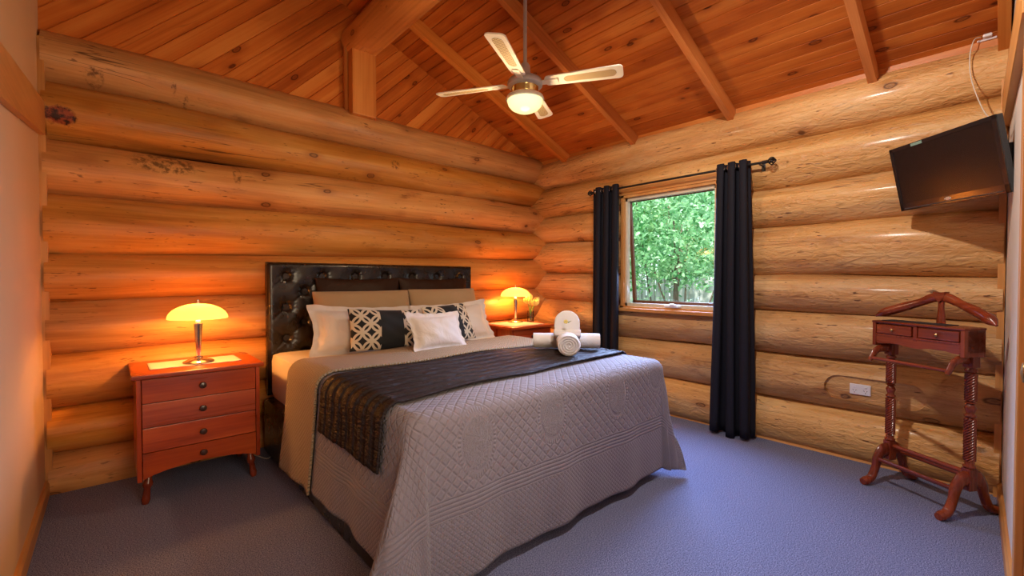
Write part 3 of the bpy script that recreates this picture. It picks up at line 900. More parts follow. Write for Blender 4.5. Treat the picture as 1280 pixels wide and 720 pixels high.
# ------------------------------------------------------------------ pillows
def pillow_mesh(w, h, T, flange=0.0, seed=0, pinch=0.06, ex=2.4, n=34, scallop=False):
    rnd = random.Random(seed); ph = [rnd.uniform(0, 6.3) for _ in range(8)]
    bm = bm_new()
    F = 1 + flange / (w / 2); G = 1 + flange / (h / 2)
    def side(sg):
        def fn(a, b):
            # cosine spacing keeps detail near the edges
            u = -math.cos(PI * a) * F; v = -math.cos(PI * b) * G
            uu = min(1, abs(u)); vv = min(1, abs(v))
            t = (max(0, (1 - uu ** ex)) * max(0, (1 - vv ** ex))) ** 0.5 * T / 2
            t *= 1 + 0.08 * math.sin(3 * u + ph[0]) * math.sin(2.5 * v + ph[1])
            x = u * w / 2 * (1 - pinch * (1 - vv ** 2)) ; z = v * h / 2 * (1 - pinch * (1 - uu ** 2))
            edge = 0.0
            if flange > 0 and (abs(u) > 1 or abs(v) > 1):
                edge = 0.008 * math.sin(14 * u + ph[2]) * max(0, abs(v) - 1) / (G - 1 + 1e-6) + 0.006 * math.sin(12 * v + ph[3]) * max(0, abs(u) - 1) / (F - 1 + 1e-6)
                if scallop and abs(u) > 1:
                    x += math.copysign(0.012, u) * abs(math.sin(v * 9)) * (abs(u) - 1) / (F - 1)
            wr = 0.006 * math.sin(9 * u + 5 * v + ph[4]) * math.sin(4 * v + ph[5]) * (t / (T / 2 + 1e-6))
            return (x, -sg * (t + wr) - sg * 0.0015 + edge, z + h / 2)
        return fn
    add_grid(bm, side(1), n, n); add_grid(bm, side(-1), n, n)
    bmesh.ops.remove_doubles(bm, verts=bm.verts, dist=0.0032 if flange == 0 else 0.0)
    if flange > 0:
        bnd = [e for e in bm.edges if e.is_boundary]
        bmesh.ops.bridge_loops(bm, edges=bnd)
    return bm

def place_pillow(name, label, cat, x, y, z, w, h, T, mat, tilt=20, rz=0, roll=0, group=None, **k):
    bm = pillow_mesh(w, h, T, **k)
    o = obj(name, bm, mat, None, angle=80)
    o.rotation_euler = (Matrix.Rotation(math.radians(rz), 3, 'Z') @ Matrix.Rotation(-math.radians(tilt), 3, 'X') @ Matrix.Rotation(math.radians(roll), 3, 'Y')).to_euler()
    o.location = (x, y, z)
    return tag(o, label, cat, group)

def m_lattice(name, w, bands):
    """black cushion with ivory lattice of overlapping rings in upright bands at (x0,x1)"""
    t = NT(name)
    co = t.coord(); s = t.sep(co)
    d = 0.088
    u = t.m_('DIVIDE', t.m_('ADD', s[0], s[2]), d * 1.4142); v = t.m_('DIVIDE', t.m_('SUBTRACT', s[2], s[0]), d * 1.4142)
    fu = t.m_('FRACT', u); fv = t.m_('FRACT', v)
    m = None
    for cu, cv in ((0, 0), (1, 0), (0, 1), (1, 1)):
        dist = t.vm('LENGTH', t.comb(t.m_('SUBTRACT', fu, cu), t.m_('SUBTRACT', fv, cv), 0.0))
        r = t.m_('ABSOLUTE', t.m_('SUBTRACT', dist, 0.68))
        m = r if m is None else t.m_('MINIMUM', m, r)
    ring = t.m_('SUBTRACT', 1.0, t.step(m, 0.085, 0.105))
    inb = None
    for a, b in bands:
        q = t.m_('MULTIPLY', t.step(s[0], a, a + 0.002), t.m_('SUBTRACT', 1.0, t.step(s[0], b - 0.002, b)))
        inb = q if inb is None else t.m_('ADD', inb, q, clamp=True)
    f = t.m_('MULTIPLY', ring, inb)
    c = t.mix(f, (0.012, 0.013, 0.016), (0.62, 0.55, 0.44))
    nm = t.bump(f, 0.3, 0.003, t.bump(t.noise(co, 300, 2), .1, .002))
    return t.done(t.pbsdf(c, 0.7, 0, nm, spec=0.3, sheen=0.1))
MZ = BZ + 0.0
zt = 0.728
place_pillow('pillow', 'left one of two chocolate pillows against the tufted headboard', 'pillow', -2.29, -0.225, zt, 0.72, 0.555, 0.13, M_CHOC, 8, group='chocolate pillows', seed=1)
place_pillow('pillow', 'right one of two chocolate pillows against the tufted headboard', 'pillow', -1.57, -0.225, zt, 0.74, 0.555, 0.13, M_CHOC, 8, group='chocolate pillows', seed=2)
place_pillow('pillow', 'left tan pillow behind the plain white pillow', 'pillow', -2.30, -0.36, zt, 0.80, 0.455, 0.15, M_TAN, 14, group='tan pillows', seed=3, pinch=0.02, ex=4)
place_pillow('pillow', 'right tan pillow behind the scalloped white pillow', 'pillow', -1.53, -0.345, zt, 0.72, 0.46, 0.15, M_TAN, 14, group='tan pillows', seed=4, pinch=0.02, ex=4)
place_pillow('pillow', 'white flanged pillow on the left side of the bed behind a lattice cushion', 'pillow', -2.41, -0.56, zt + .002, 0.72, 0.31, 0.21, M_WHITE, 20, -3, 3, group='white pillows', seed=5, flange=0.045, pinch=0.09)
place_pillow('pillow', 'white scalloped pillow on the right side of the bed behind a lattice cushion', 'pillow', -1.56, -0.56, zt + .002, 0.74, 0.31, 0.21, M_WHITE, 22, 5, -2, group='white pillows', seed=6, flange=0.045, scallop=True, pinch=0.09)
ML1 = m_lattice('lattice_cushion_left', 0.55, ((-0.26, -0.055), (0.115, 0.26)))
ML2 = m_lattice('lattice_cushion_right', 0.50, ((-0.25, -0.06), (0.09, 0.245)))
place_pillow('cushion', 'black cushion with ivory ring lattice bands, left of the pair', 'cushion', -2.34, -0.76, BZ + .012, 0.54, 0.315, 0.13, ML1, 22, -8, 3, group='black lattice cushions', seed=7)
place_pillow('cushion', 'black cushion with ivory ring lattice bands, right of the pair', 'cushion', -1.72, -0.72, BZ + .012, 0.50, 0.33, 0.13, ML2, 24, 10, -2, group='black lattice cushions', seed=8)
place_pillow('cushion', 'small plain white cushion in front of the two lattice cushions', 'cushion', -2.035, -1.0, BZ + .030, 0.42, 0.25, 0.13, M_WHITE, 26, 6, 2, seed=9, flange=0.035, pinch=0.11)

# ------------------------------------------------------------------ rolled towels
TW = Vector((-1.42, -1.66, BZ + 0.036))
def roll_bm(L, r, flat=0.92, seg=30):
    """spiral roll lying along X, seam underneath"""
    bm = bm_new()
    rings = []
    xs = [-L / 2, -L / 2 + .008, -L / 2 + 0.02] + [-L / 2 + L * i / 8 for i in range(1, 8)] + [L / 2 - 0.02, L / 2 - .008, L / 2]
    for x in xs:
        e = 1 - 0.05 * (1 if abs(abs(x) - L / 2) < 1e-6 else 0)
        rings.append([(x, r * e * (1 + .02 * math.sin(3 * 2 * PI * k / seg + x * 9)) * math.cos(2 * PI * k / seg), r * flat + r * flat * e * math.sin(2 * PI * k / seg)) for k in range(seg)])
    add_loft(bm, rings)
    # the coil on each end
    for sx in (-1, 1):
        pts = []
        for k in range(70):
            a = k * 0.33; q = r * (0.93 - 0.80 * k / 70)
            pts.append((sx * (L / 2 + 0.001), q * math.cos(a + 1), r * flat + flat * q * math.sin(a + 1)))
        add_tube(bm, pts, 0.0055, 6)
    return bm
def towel(label, bm, loc, rot):
    o = obj('towel', bm, M_TOWEL, None, angle=60); o.location = loc; o.rotation_euler = rot
    return tag(o, label, 'towel', 'white towels on the bed runner')
ang = math.radians(-46)
fwd = Vector((math.cos(ang - PI / 2), math.sin(ang - PI / 2), 0))
towel('long white rolled towel lying crosswise under the folded towel', roll_bm(0.46, 0.058), TW - fwd * 0.02, (0, 0, ang))
towel('short white rolled towel with its coiled end facing the room', roll_bm(0.25, 0.074), TW + fwd * 0.20, (0, 0, ang + PI / 2))
# folded, dome-shaped towel standing on the rolls
bm = bm_new()
poly = [(-0.085, 0), (0.085, 0), (0.087, 0.09)] + [(0.087 * math.cos(a * PI / 14), 0.10 + 0.085 * math.sin(a * PI / 14)) for a in range(1, 14)] + [(-0.087, 0.09)]
add_prism(bm, poly, lambda a, b: (a, -0.055, b), lambda a, b: (a, 0.055, b), 0.012)
poly2 = [(-0.092, 0.0), (0.092, 0.0), (0.092, 0.045), (-0.092, 0.045)]
add_prism(bm, poly2, lambda a, b: (a, -0.070, b - .004 * math.cos(a * 30)), lambda a, b: (a, 0.058, b), 0.012)
o = towel('white towel folded into a dome standing on the rolled towels', bm, TW + Vector((0, 0, 0.085)) + fwd * 0.075, (math.radians(-16), 0, ang))
M_FLOW = plain('flower_yellow', (0.62, 0.48, 0.12), 0.6)
M_STEMG = plain('stem_green', (0.10, 0.20, 0.04), 0.5)
fl = thing('flower', 'tiny yellow flower sprig on the folded white towel', 'flower', tuple(TW + fwd * 0.155 + Vector((0, 0, 0.205))), (math.radians(60), 0, ang))
bm = bm_new()
for cx in (-0.012,):
    for k in range(5):
        a = 2 * PI * k / 5
        add_lathe(bm, [(0, 0.006), (0.006, 0.004), (0.007, 0), (0, -0.002)], 8, (cx + 0.009 * math.cos(a), 0.009 * math.sin(a), 0))
obj('blossom', bm, M_FLOW, fl)
bm = bm_new(); add_tube(bm, [(-0.012, 0, -.003), (0.006, -0.004, 0.0), (0.026, 0.008, -.003)], [0.002, 0.004, 0.001], 6); obj('stem', bm, M_STEMG, fl)
# ------------------------------------------------------------------ bedside drawers
M_KNOB = plain('knob_dark', (0.05, 0.02, 0.015), 0.3, coat=0.4)
M_RUNW = m_cloth('runner_lace', (0.68, 0.62, 0.52), 0.35)
def drawers(name, label, loc, W, D, H, group=None):
    """W the width of the top, D depth, H height; local origin at the floor, middle of the back"""
    t = thing(name, label, 'bedside drawers', loc, group=group)
    tt = 0.026
    bm = bm_new()
    add_prism(bm, [(-W / 2, -D), (W / 2, -D), (W / 2, 0), (-W / 2, 0)], lambda a, b: (a, b, H - tt), lambda a, b: (a, b, H), 0.006)
    obj('top', bm, M_REDX, t, smooth=False)
    bw = W / 2 - 0.02; zb = 0.135
    # carcass: two sides, back, bottom with curved front apron
    for s in (-1, 1):
        bm = bm_new()
        x0, x1 = (s * bw, s * (bw - 0.022))
        add_box(bm, (min(x0, x1), -D + 0.03, zb), (max(x0, x1), -0.02, H - tt), 0.003)
        obj('side_panel', bm, M_REDZ, t, smooth=False)
    bm = bm_new(); add_box(bm, (-bw + 0.02, -0.035, zb), (bw - 0.02, -0.02, H - tt)); add_box(bm, (-bw + 0.02, -D + 0.05, zb + 0.05), (bw - 0.02, -0.03, zb + 0.065))
    obj('back_panel', bm, M_REDX, t, smooth=False)
    iw = bw - 0.025
    n = 4; gap = 0.004
    hs = [0.142, 0.142, 0.145, 0.155]
    k = (H - tt - zb - 0.012) / sum(hs)
    z = H - tt - 0.006
    for i, h in enumerate(hs):
        h *= k
        zlo, zhi = z - h + gap, z
        bm = bm_new()
        if i < 3:
            add_box(bm, (-iw, -D + 0.028, zlo), (iw, -D + 0.048, zhi), 0.002)
        else:
            # the lowest drawer front runs down into a shallow arch
            poly = [(-iw, zhi), (-iw, zlo)] + [(-iw + 2 * iw * j / 24, zlo + 0.045 * math.sin(PI * (j / 24)) ** 0.7) for j in range(1, 24)] + [(iw, zlo), (iw, zhi)]
            add_prism(bm, poly, lambda a, b: (a, -D + 0.028, b), lambda a, b: (a, -D + 0.048, b))
        d = obj('drawer', bm, M_REDX, t, smooth=False)
        bm = bm_new()
        kp = [(0.0, 0.0), (0.011, 0.0), (0.009, 0.010), (0.015, 0.015), (0.019, 0.021), (0.016, 0.028), (0.0, 0.031)]
        rings = [[(max(r, 1e-4) * math.cos(2 * PI * q / 18), -D + 0.028 - y, (zlo + zhi) / 2 + (0.02 if i == 3 else 0) + max(r, 1e-4) * math.sin(2 * PI * q / 18)) for q in range(18)] for r, y in kp]
        add_loft(bm, rings)
        obj('knob', bm, M_KNOB, d)
        z -= h
    # turned legs, splayed
    for sx in (-1, 1):
        for y in (-D + 0.075, -0.07):
            bm = bm_new()
            pts = [(sx * (bw - 0.055) + sx * 0.022 * q, y - (0.018 if y < -.2 else -.018) * q, zb + 0.05 - (zb + 0.05) * q) for q in (0, .3, .38, .46, .54, .8, .86, .93, 1)]
            add_tube(bm, pts, [0.016, 0.018, 0.024, 0.024, 0.016, 0.019, 0.021, 0.019, 0.015], 14)
            obj('leg', bm, M_MAHZ, t)
    return t
drawers('bedside_drawers', 'red timber four-drawer bedside chest left of the bed', (-3.428, -0.045, 0), 0.645, 0.545, 0.735, 'bedside drawers')
drawers('bedside_drawers', 'red timber bedside chest in the corner right of the bed', (-0.695, -0.05, 0), 0.585, 0.555, 0.80, 'bedside drawers')
def runner_cloth(label, x0, x1, y0, y1, z):
    bm = bm_new()
    add_grid(bm, lambda u, v: (x0 + (x1 - x0) * u, y0 + (y1 - y0) * v, z + 0.0015 + 0.0006 * math.sin(40 * u)), 40, 10)
    o = obj('table_runner', bm, M_RUNW, flip=False)
    m = o.modifiers.new('t', 'SOLIDIFY'); m.thickness = 0.002; m.offset = 0
    tag(o, label, 'table runner', 'runners on the bedside drawers')
runner_cloth('pale runner under the lamp on the left bedside drawers', -3.665, -3.20, -0.43, -0.17, 0.736)
runner_cloth('pale runner under the lamp on the right bedside drawers', -0.93, -0.50, -0.56, -0.12, 0.801)

# ------------------------------------------------------------------ table lamps
M_CHROME = plain('satin_chrome', (0.62, 0.60, 0.58), 0.18, 1.0)
def m_shade():
    t = NT('frosted_shade')
    tr = t.n('ShaderNodeBsdfTransparent'); tr.inputs[0].default_value = (1.0, 0.80, 0.50, 1)
    tl = t.n('ShaderNodeBsdfTranslucent'); tl.inputs[0].default_value = (0.95, 0.75, 0.42, 1)
    gl = t.pbsdf((0.85, 0.70, 0.42), 0.25, emit=(1.0, 0.78, 0.34), estr=0.45)
    return t.done(t.mixs(0.30, t.mixs(0.5, gl, tl.outputs[0]), tr.outputs[0]))
M_SHADE = m_shade()
def dome(bm, prof, seg=40, c=(0, 0, 0), thick=0.003):
    out = [(r, z) for r, z in prof]; inn = [(max(r - thick, 1e-4), z - thick * 0.7) for r, z in prof][::-1]
    rings = []
    for r, z in out + inn:
        rings.append([(c[0] + max(r, 1e-4) * math.cos(2 * PI * i / seg), c[1] + max(r, 1e-4) * math.sin(2 * PI * i / seg), c[2] + z) for i in range(seg)])
    add_loft(bm, rings, cap=False)
def make_lamp(label, loc):
    t = thing('table_lamp', label, 'table lamp', loc, group='bedside table lamps')
    bm = bm_new(); add_lathe(bm, [(0, 0), (0.082, 0), (0.084, 0.005), (0.080, 0.010), (0.060, 0.020), (0.040, 0.026), (0.026, 0.031), (0.022, 0.038), (0, 0.038)], 36)
    obj('base', bm, M_CHROME, t)
    bm = bm_new(); add_lathe(bm, [(0.010, 0.036), (0.013, 0.05), (0.0225, 0.235), (0.024, 0.240), (0.024, 0.246), (0.0, 0.248)], 24)
    obj('column', bm, M_CHROME, t)
    bm = bm_new(); add_lathe(bm, [(0.007, 0.244), (0.007, 0.372), (0.012, 0.375), (0.012, 0.379), (0.005, 0.381), (0.008, 0.390), (0.006, 0.397), (0, 0.399)], 14)
    obj('finial_rod', bm, M_CHROME, t)
    R = 0.160
    bm = bm_new(); dome(bm, [(R * math.sin(a), 0.280 + 0.092 * (math.cos(a) ** 1.0)) for a in [i * PI / 2 / 16 for i in range(1, 17)][::-1]] + [(0.008, 0.3722)])
    s = obj('lamp_shade', bm, M_SHADE, t); s['label'] = 'glowing frosted yellow glass dome shade'
    bm = bm_new(); add_lathe(bm, [(0.0, 0.25), (0.012, 0.252), (0.014, 0.262), (0.010, 0.272), (0.0, 0.275)], 14)
    obj('lamp_socket', bm, M_WHITEMETAL, t)
    return t
LAMPL = (-3.42, -0.345, 0.739); LAMPR = (-0.610, -0.235, 0.804)
LAMP_LEFT = make_lamp('lit table lamp with dome shade on the left bedside drawers', LAMPL)
make_lamp('lit table lamp with dome shade on the right bedside drawers in the corner', LAMPR)
def point(name, loc, energy, col, r=0.03):
    l = bpy.data.lights.new(name, 'POINT'); l.energy = energy; l.color = col; l.shadow_soft_size = r
    o = bpy.data.objects.new(name, l); COL.objects.link(o); o.location = loc
    return o
WARM = (1.0, 0.40, 0.085)
point('lamp_bulb', (LAMPL[0], LAMPL[1], LAMPL[2] + 0.305), LAMP_W, WARM, 0.03)
point('lamp_bulb', (LAMPR[0], LAMPR[1], LAMPR[2] + 0.305), LAMP_W, WARM, 0.03)
# lamp lead on the carpet
M_CORD = plain('white_cord', (0.62, 0.56, 0.48), 0.5)
bm = bm_new(); add_tube(bm, spline([(-3.11, -0.10, 0.20), (-3.09, -0.11, 0.02), (-3.06, -0.22, 0.006), (-3.02, -0.30, 0.005), (-2.965, -0.20, 0.005)]), 0.0035, 6)
lc = obj('power_cord', bm, M_CORD, LAMP_LEFT, world=True); lc['label'] = 'white lamp cord on the carpet'

# ------------------------------------------------------------------ vase and flowers
M_VASE = m_glass('vase_glass', (0.96, 0.97, 0.95))
VX = (-0.435, -0.285, 0.801)
vt = thing('vase', 'small clear glass vase beside the right table lamp', 'vase', VX)
bm = bm_new(); add_lathe(bm, [(0, 0), (0.036, 0.0), (0.036, 0.12), (0.033, 0.12), (0.033, 0.008), (0, 0.008)], 24); obj('glass_body', bm, M_VASE, vt)
bm = bm_new(); add_lathe(bm, [(0, 0.009), (0.0325, 0.009), (0.0325, 0.07), (0, 0.07)], 24); obj('water', bm, M_VASE, vt)
M_PETAL = plain('petal_yellow', (0.82, 0.70, 0.22), 0.5, nscale=60)
M_PETALO = plain('petal_green', (0.40, 0.42, 0.08), 0.5)
for i, (tx, ty, tz, lab) in enumerate(((-0.060, -0.02, 0.205, 'yellow flower leaning left in the glass vase'), (-0.005, 0.01, 0.235, 'tallest yellow flower in the middle of the glass vase'), (0.045, -0.015, 0.205, 'yellow flower leaning right in the glass vase'), (0.012, -0.045, 0.180, 'lowest yellow flower at the front of the glass vase'), (-0.025, -0.035, 0.185, 'small yellow flower low on the left in the glass vase'))):
    f = thing('flower', lab, 'flower', VX, group='yellow flowers in the vase')
    bm = bm_new(); add_tube(bm, spline([(tx * -.15, ty * -.15, 0.02), (tx * .2, ty * .2, 0.10), (tx * 0.8, ty * .8, tz - 0.02), (tx, ty, tz)], 5), 0.0035, 6); obj('stem', bm, M_STEMG, f)
    bm = bm_new()
    for k in range(6):
        a = 2 * PI * k / 6 + i
        d = Vector((math.cos(a), math.sin(a), 0))
        axis = Vector((tx * 2.2, ty * 2.2, 0.20)).normalized()
        pts = [Vector((tx, ty, tz - .004)) + axis * (0.075 * q) + d * (0.028 * math.sin(q * PI * 0.72)) for q in (0, .25, .5, .75, 1)]
        add_tube(bm, pts, [0.005, 0.016, 0.018, 0.012, 0.002], 8, ry=[0.003, 0.006, 0.006, 0.005, 0.001])
    obj('petals', bm, M_PETAL, f)
    bm = bm_new(); add_lathe(bm, [(0, -0.012), (0.009, -0.004), (0.012, 0.008), (0.004, 0.012)], 10, (tx, ty, tz)); obj('calyx', bm, M_PETALO, f)

# ------------------------------------------------------------------ curtains
M_IRON = plain('black_iron', (0.025, 0.022, 0.022), 0.4, 0.6)
RODX, RODZ = -0.135, 2.150
rod = thing('curtain_rod', 'black metal curtain rod with ball ends above the window', 'curtain rod', (RODX, -1.7, RODZ))
bm = bm_new(); add_tube(bm, [(0, 0.80, 0), (0, -0.82, 0)], 0.0095, 12); obj('rod', bm, M_IRON, rod)
for s in (1, -1):
    bm = bm_new(); y = 0.84 if s > 0 else -0.86
    add_tube(bm, [(0, s * 0.80, 0), (0, y - s * 0.028, 0)], 0.013, 12)
    bmesh.ops.create_uvsphere(bm, u_segments=16, v_segments=10, radius=0.014, matrix=Matrix.Translation((0, y, 0)))
    for k in range(6):
        a = 2 * PI * k / 6
        pts = [(0.027 * math.sin(q * PI / 8) * math.cos(a + q * .15), y - 0.03 + 0.0075 * q, 0.027 * math.sin(q * PI / 8) * math.sin(a + q * .15)) for q in range(9)]
        add_tube(bm, pts, 0.004, 6)
    obj('finial', bm, M_IRON, rod)
    bm = bm_new(); yb = s * 0.775
    add_tube(bm, [(0.0, yb, -0.012), (0.045, yb, -0.012), (0.09, yb, -0.012)], 0.006, 8)
    rr = []
    add_box(bm, (0.085, yb - 0.014, -0.05), (0.094, yb + 0.014, 0.035), 0.003)
    obj('bracket', bm, M_IRON, rod)
def curtain(label, ytop, ybot, folds, amp, zt, zb_, phase, flare):
    t = thing('curtain', label, 'curtain', (RODX, (ytop[0] + ytop[1]) / 2, zb_), group='charcoal curtains')
    ym = (ytop[0] + ytop[1]) / 2
    bm = bm_new()
    nu = folds * 26; nv = 30
    pts = []
    def cen(u, v):
        y = (ytop[0] + (ytop[1] - ytop[0]) * u) * v + (ybot[0] + (ybot[1] - ybot[0]) * u) * (1 - v)
        a = 2 * PI * folds * u + phase
        x = amp * (0.9 + 0.25 * (1 - v)) * math.sin(a) * (1 + 0.12 * math.sin(3 * v + u * 7))
        y += 0.016 * math.sin(2 * a + 0.4) + 0.006 * math.sin(5 * v + 9 * u) * (1 - v)
        z = zb_ + (zt - zb_) * v + (0.012 * math.sin(9 * u) * (1 - v))
        return Vector((x, y - ym, z - zb_))
    add_grid(bm, lambda u, v: cen(u, v), nu, nv)
    o = obj('curtain_fabric', bm, M_CURTAIN, t, flip=False, angle=180)
    m = o.modifiers.new('t', 'SOLIDIFY'); m.thickness = 0.005; m.offset = 0
    # metal eyelets where the rod passes through
    for k in range(folds * 2):
        u = (k * PI - phase) / (2 * PI * folds)
        if u < 0.03 or u > 0.97: continue
        v = (RODZ - zb_) / (zt - zb_)
        p = cen(u, v)
        bm = bm_new()
        bmesh.ops.create_circle(bm, segments=18, radius=0.024)
        bm.free(); bm = bm_new()
        tn = (cen(u + .01, v) - cen(u - .01, v)).normalized(); nn = tn.cross(Vector((0, 0, 1)))
        ring = [p + tn * (0.021 * math.cos(2 * PI * q / 20)) + Vector((0, 0, 1)) * (0.021 * math.sin(2 * PI * q / 20)) for q in range(20)]
        rings = []
        for q in range(20):
            c = ring[q]; rd = (c - p).normalized()
            rings.append([c + rd * (0.005 * math.cos(2 * PI * j / 8)) + nn * (0.006 * math.sin(2 * PI * j / 8)) for j in range(8)])
        rings.append(rings[0])
        add_loft(bm, rings, cap=False)
        obj('eyelet', bm, M_CHROME, t, weld=True)
    return t
curtain('charcoal eyelet curtain left of the window, reaching behind the bed', (-0.905, -1.215), (-0.90, -1.205), 3, 0.042, 2.19, 0.02, 0.4, 0)
curtain('charcoal eyelet curtain right of the window, hanging to the carpet', (-2.145, -2.405), (-2.10, -2.455), 3, 0.046, 2.19, 0.012, 1.2, 1)

# ------------------------------------------------------------------ ceiling fan
M_FANW = plain('fan_cream', (0.80, 0.74, 0.60), 0.35)
M_FANM = plain('fan_metal', (0.55, 0.52, 0.53), 0.3, 0.3)
M_FANB = plain('fan_brass', (0.62, 0.45, 0.18), 0.2, 1.0)
def m_cane():
    t = NT('cane_mesh')
    s = t.sep(t.coord())
    a = t.step(t.m_('PINGPONG', s[0], 0.007), 0.0015, 0.0035); b = t.step(t.m_('PINGPONG', s[1], 0.006), 0.0015, 0.003)
    h = t.m_('MULTIPLY', a, b)
    c = t.mix(h, (0.62, 0.47, 0.24), (0.16, 0.085, 0.03))
    return t.done(t.pbsdf(c, 0.6, 0, t.bump(h, -0.6, 0.004)))
M_CANE = m_cane()
def m_bowl():
    t = NT('frosted_bowl')
    lw = t.n('ShaderNodeLayerWeight'); lw.inputs['Blend'].default_value = 0.4
    e = t.n('ShaderNodeEmission'); t.set(e.inputs[0], t.mix(lw.outputs['Facing'], (1.0, 0.94, 0.50), (1.0, 0.78, 0.28))); e.inputs[1].default_value = 1.5
    g = t.n('ShaderNodeBsdfGlossy'); g.inputs['Roughness'].default_value = 0.2
    fr = t.n('ShaderNodeFresnel'); fr.inputs['IOR'].default_value = 1.3
    return t.done(t.mixs(t.m_('MULTIPLY', fr.outputs[0], 0.15), e.outputs[0], g.outputs[0]))
M_BOWL = m_bowl()
FX, FY, FZ = -1.707, -1.534, 2.567
fan = thing('ceiling_fan', 'white four-blade ceiling fan with cane inserts and glowing bowl light', 'ceiling fan', (FX, FY, FZ))
zr = zc(FX) - FZ
bm = bm_new(); add_tube(bm, [(0, 0, 0.1), (0, 0, zr)], 0.013, 14); obj('down_rod', bm, M_FANM, fan)
bm = bm_new(); add_lathe(bm, [(0.025, -0.11), (0.06, -0.06), (0.065, 0.03), (0, 0.03)], 24, (0, 0, zr)); obj('canopy', bm, M_FANM, fan)
bm = bm_new(); add_lathe(bm, [(0, 0.0), (0.10, 0.0), (0.118, 0.012), (0.122, 0.03), (0.112, 0.052), (0.085, 0.068), (0.05, 0.075), (0.036, 0.085), (0.034, 0.15), (0.024, 0.165), (0, 0.165)], 36); obj('motor_housing', bm, M_FANM, fan)
bm = bm_new(); add_lathe(bm, [(0, -0.045), (0.088, -0.045), (0.092, -0.038), (0.090, -0.006), (0.094, 0.001), (0, 0.001)], 36); obj('brass_ring', bm, M_FANB, fan)
bm = bm_new(); add_lathe(bm, [(0, -0.085), (0.126, -0.085), (0.131, -0.078), (0.124, -0.06), (0.098, -0.046), (0, -0.044)], 36); obj('light_pan', bm, M_FANW, fan)
bm = bm_new(); add_lathe(bm, [(0.121, -0.086), (0.121, -0.094), (0.113, -0.118), (0.094, -0.140), (0.062, -0.157), (0.03, -0.164), (0, -0.166)], 36, cap=False)
bw_ = obj('light_bowl', bm, M_BOWL, fan); bw_['label'] = 'glowing frosted glass bowl'
th0 = -1.028
for k in range(4):
    a = th0 - k * PI / 2
    Mb = Matrix.Rotation(a, 4, 'Z') @ Matrix.Translation((0, 0, 0.030)) @ Matrix.Rotation(math.radians(-12), 4, 'X')
    # outline of a blade along +X
    def outline(ins, x0, x1, w0, w1, rt):
        pts = []
        for q in range(9):     # rounded root
            b = PI / 2 + PI * q / 8
            pts.append((x0 + w0 * 0.6 + w0 * 0.6 * math.cos(b), w0 * math.sin(b)))
        for q in range(7):
            b = -PI / 2 + PI / 2 * q / 6
            pts.append((x1 - rt + rt * math.cos(b), -w1 + rt + rt * math.sin(b)))
        for q in range(7):
            b = PI / 2 * q / 6
            pts.append((x1 - rt + rt * math.cos(b), w1 - rt + rt * math.sin(b)))
        return pts
    bm = bm_new()
    add_prism(bm, outline(0, 0.135, 0.65, 0.048, 0.063, 0.028), lambda a_, b_: (a_, b_, -0.004), lambda a_, b_: (a_, b_, 0.004), 0.0015)
    bm.transform(Mb)
    bl = obj('blade', bm, M_FANW, fan, smooth=False)
    bm = bm_new()
    pts = []
    for q in range(13):
        b = PI / 2 + PI * q / 12; pts.append((0.295 + 0.028 * math.cos(b), 0.028 * math.sin(b)))
    for q in range(13):
        b = -PI / 2 + PI * q / 12; pts.append((0.575 + 0.034 * math.cos(b), 0.034 * math.sin(b)))
    add_prism(bm, pts, lambda a_, b_: (a_, b_, -0.0052), lambda a_, b_: (a_, b_, 0.0052))
    ci = obj('cane_insert', bm, M_CANE, bl, smooth=False)
    ci.data.transform(Mb)   # shares the blade's frame
    bm = bm_new(); add_box(bm, (0.10, -0.022, -0.012), (0.23, 0.022, -0.004), 0.003, Mb)
    obj('blade_arm', bm, M_FANW, bl, smooth=False)
point('fan_bulb', (FX, FY, FZ - 0.235), FAN_W, FAN_C, 0.06)
sl = bpy.data.lights.new('ceiling_spot', 'SPOT'); sl.energy = SPOT_W; sl.color = (1.0, 0.90, 0.80); sl.shadow_soft_size = 0.04
sl.spot_size = math.radians(125); sl.spot_blend = 0.55
so_ = bpy.data.objects.new('ceiling_spot', sl); COL.objects.link(so_); so_.location = (-2.2, -2.9, 2.98)
so_.rotation_euler = Vector((-1.5, 0.1, 2.0)).to_track_quat('Z', 'Y').to_euler()

# ------------------------------------------------------------------ television
M_TVB = plain('tv_black', (0.012, 0.012, 0.014), 0.18, coat=0.5)
M_SCREEN = plain('tv_screen', (0.010, 0.009, 0.010), 0.22, nvar=0.0)
M_GREYP = plain('grey_plastic', (0.05, 0.05, 0.055), 0.45)
M_LABEL = plain('pale_green_label', (0.20, 0.32, 0.26), 0.5, nvar=0.02)
M_SILVER = plain('silver_mark', (0.55, 0.55, 0.53), 0.3, 0.3)
tw, thh = 0.605, 0.385
tv = thing('television', 'black flat-screen television tilted on the wall arm in the right corner', 'television', (-0.405, -3.505, 1.872))
yaw_, tilt = 0.731, math.radians(12.5)
nrm = Vector((-math.cos(yaw_) * math.cos(tilt), math.sin(yaw_) * math.cos(tilt), -math.sin(tilt)))
rgt = Vector((0, 0, 1)).cross(nrm).normalized()
upv = nrm.cross(rgt)
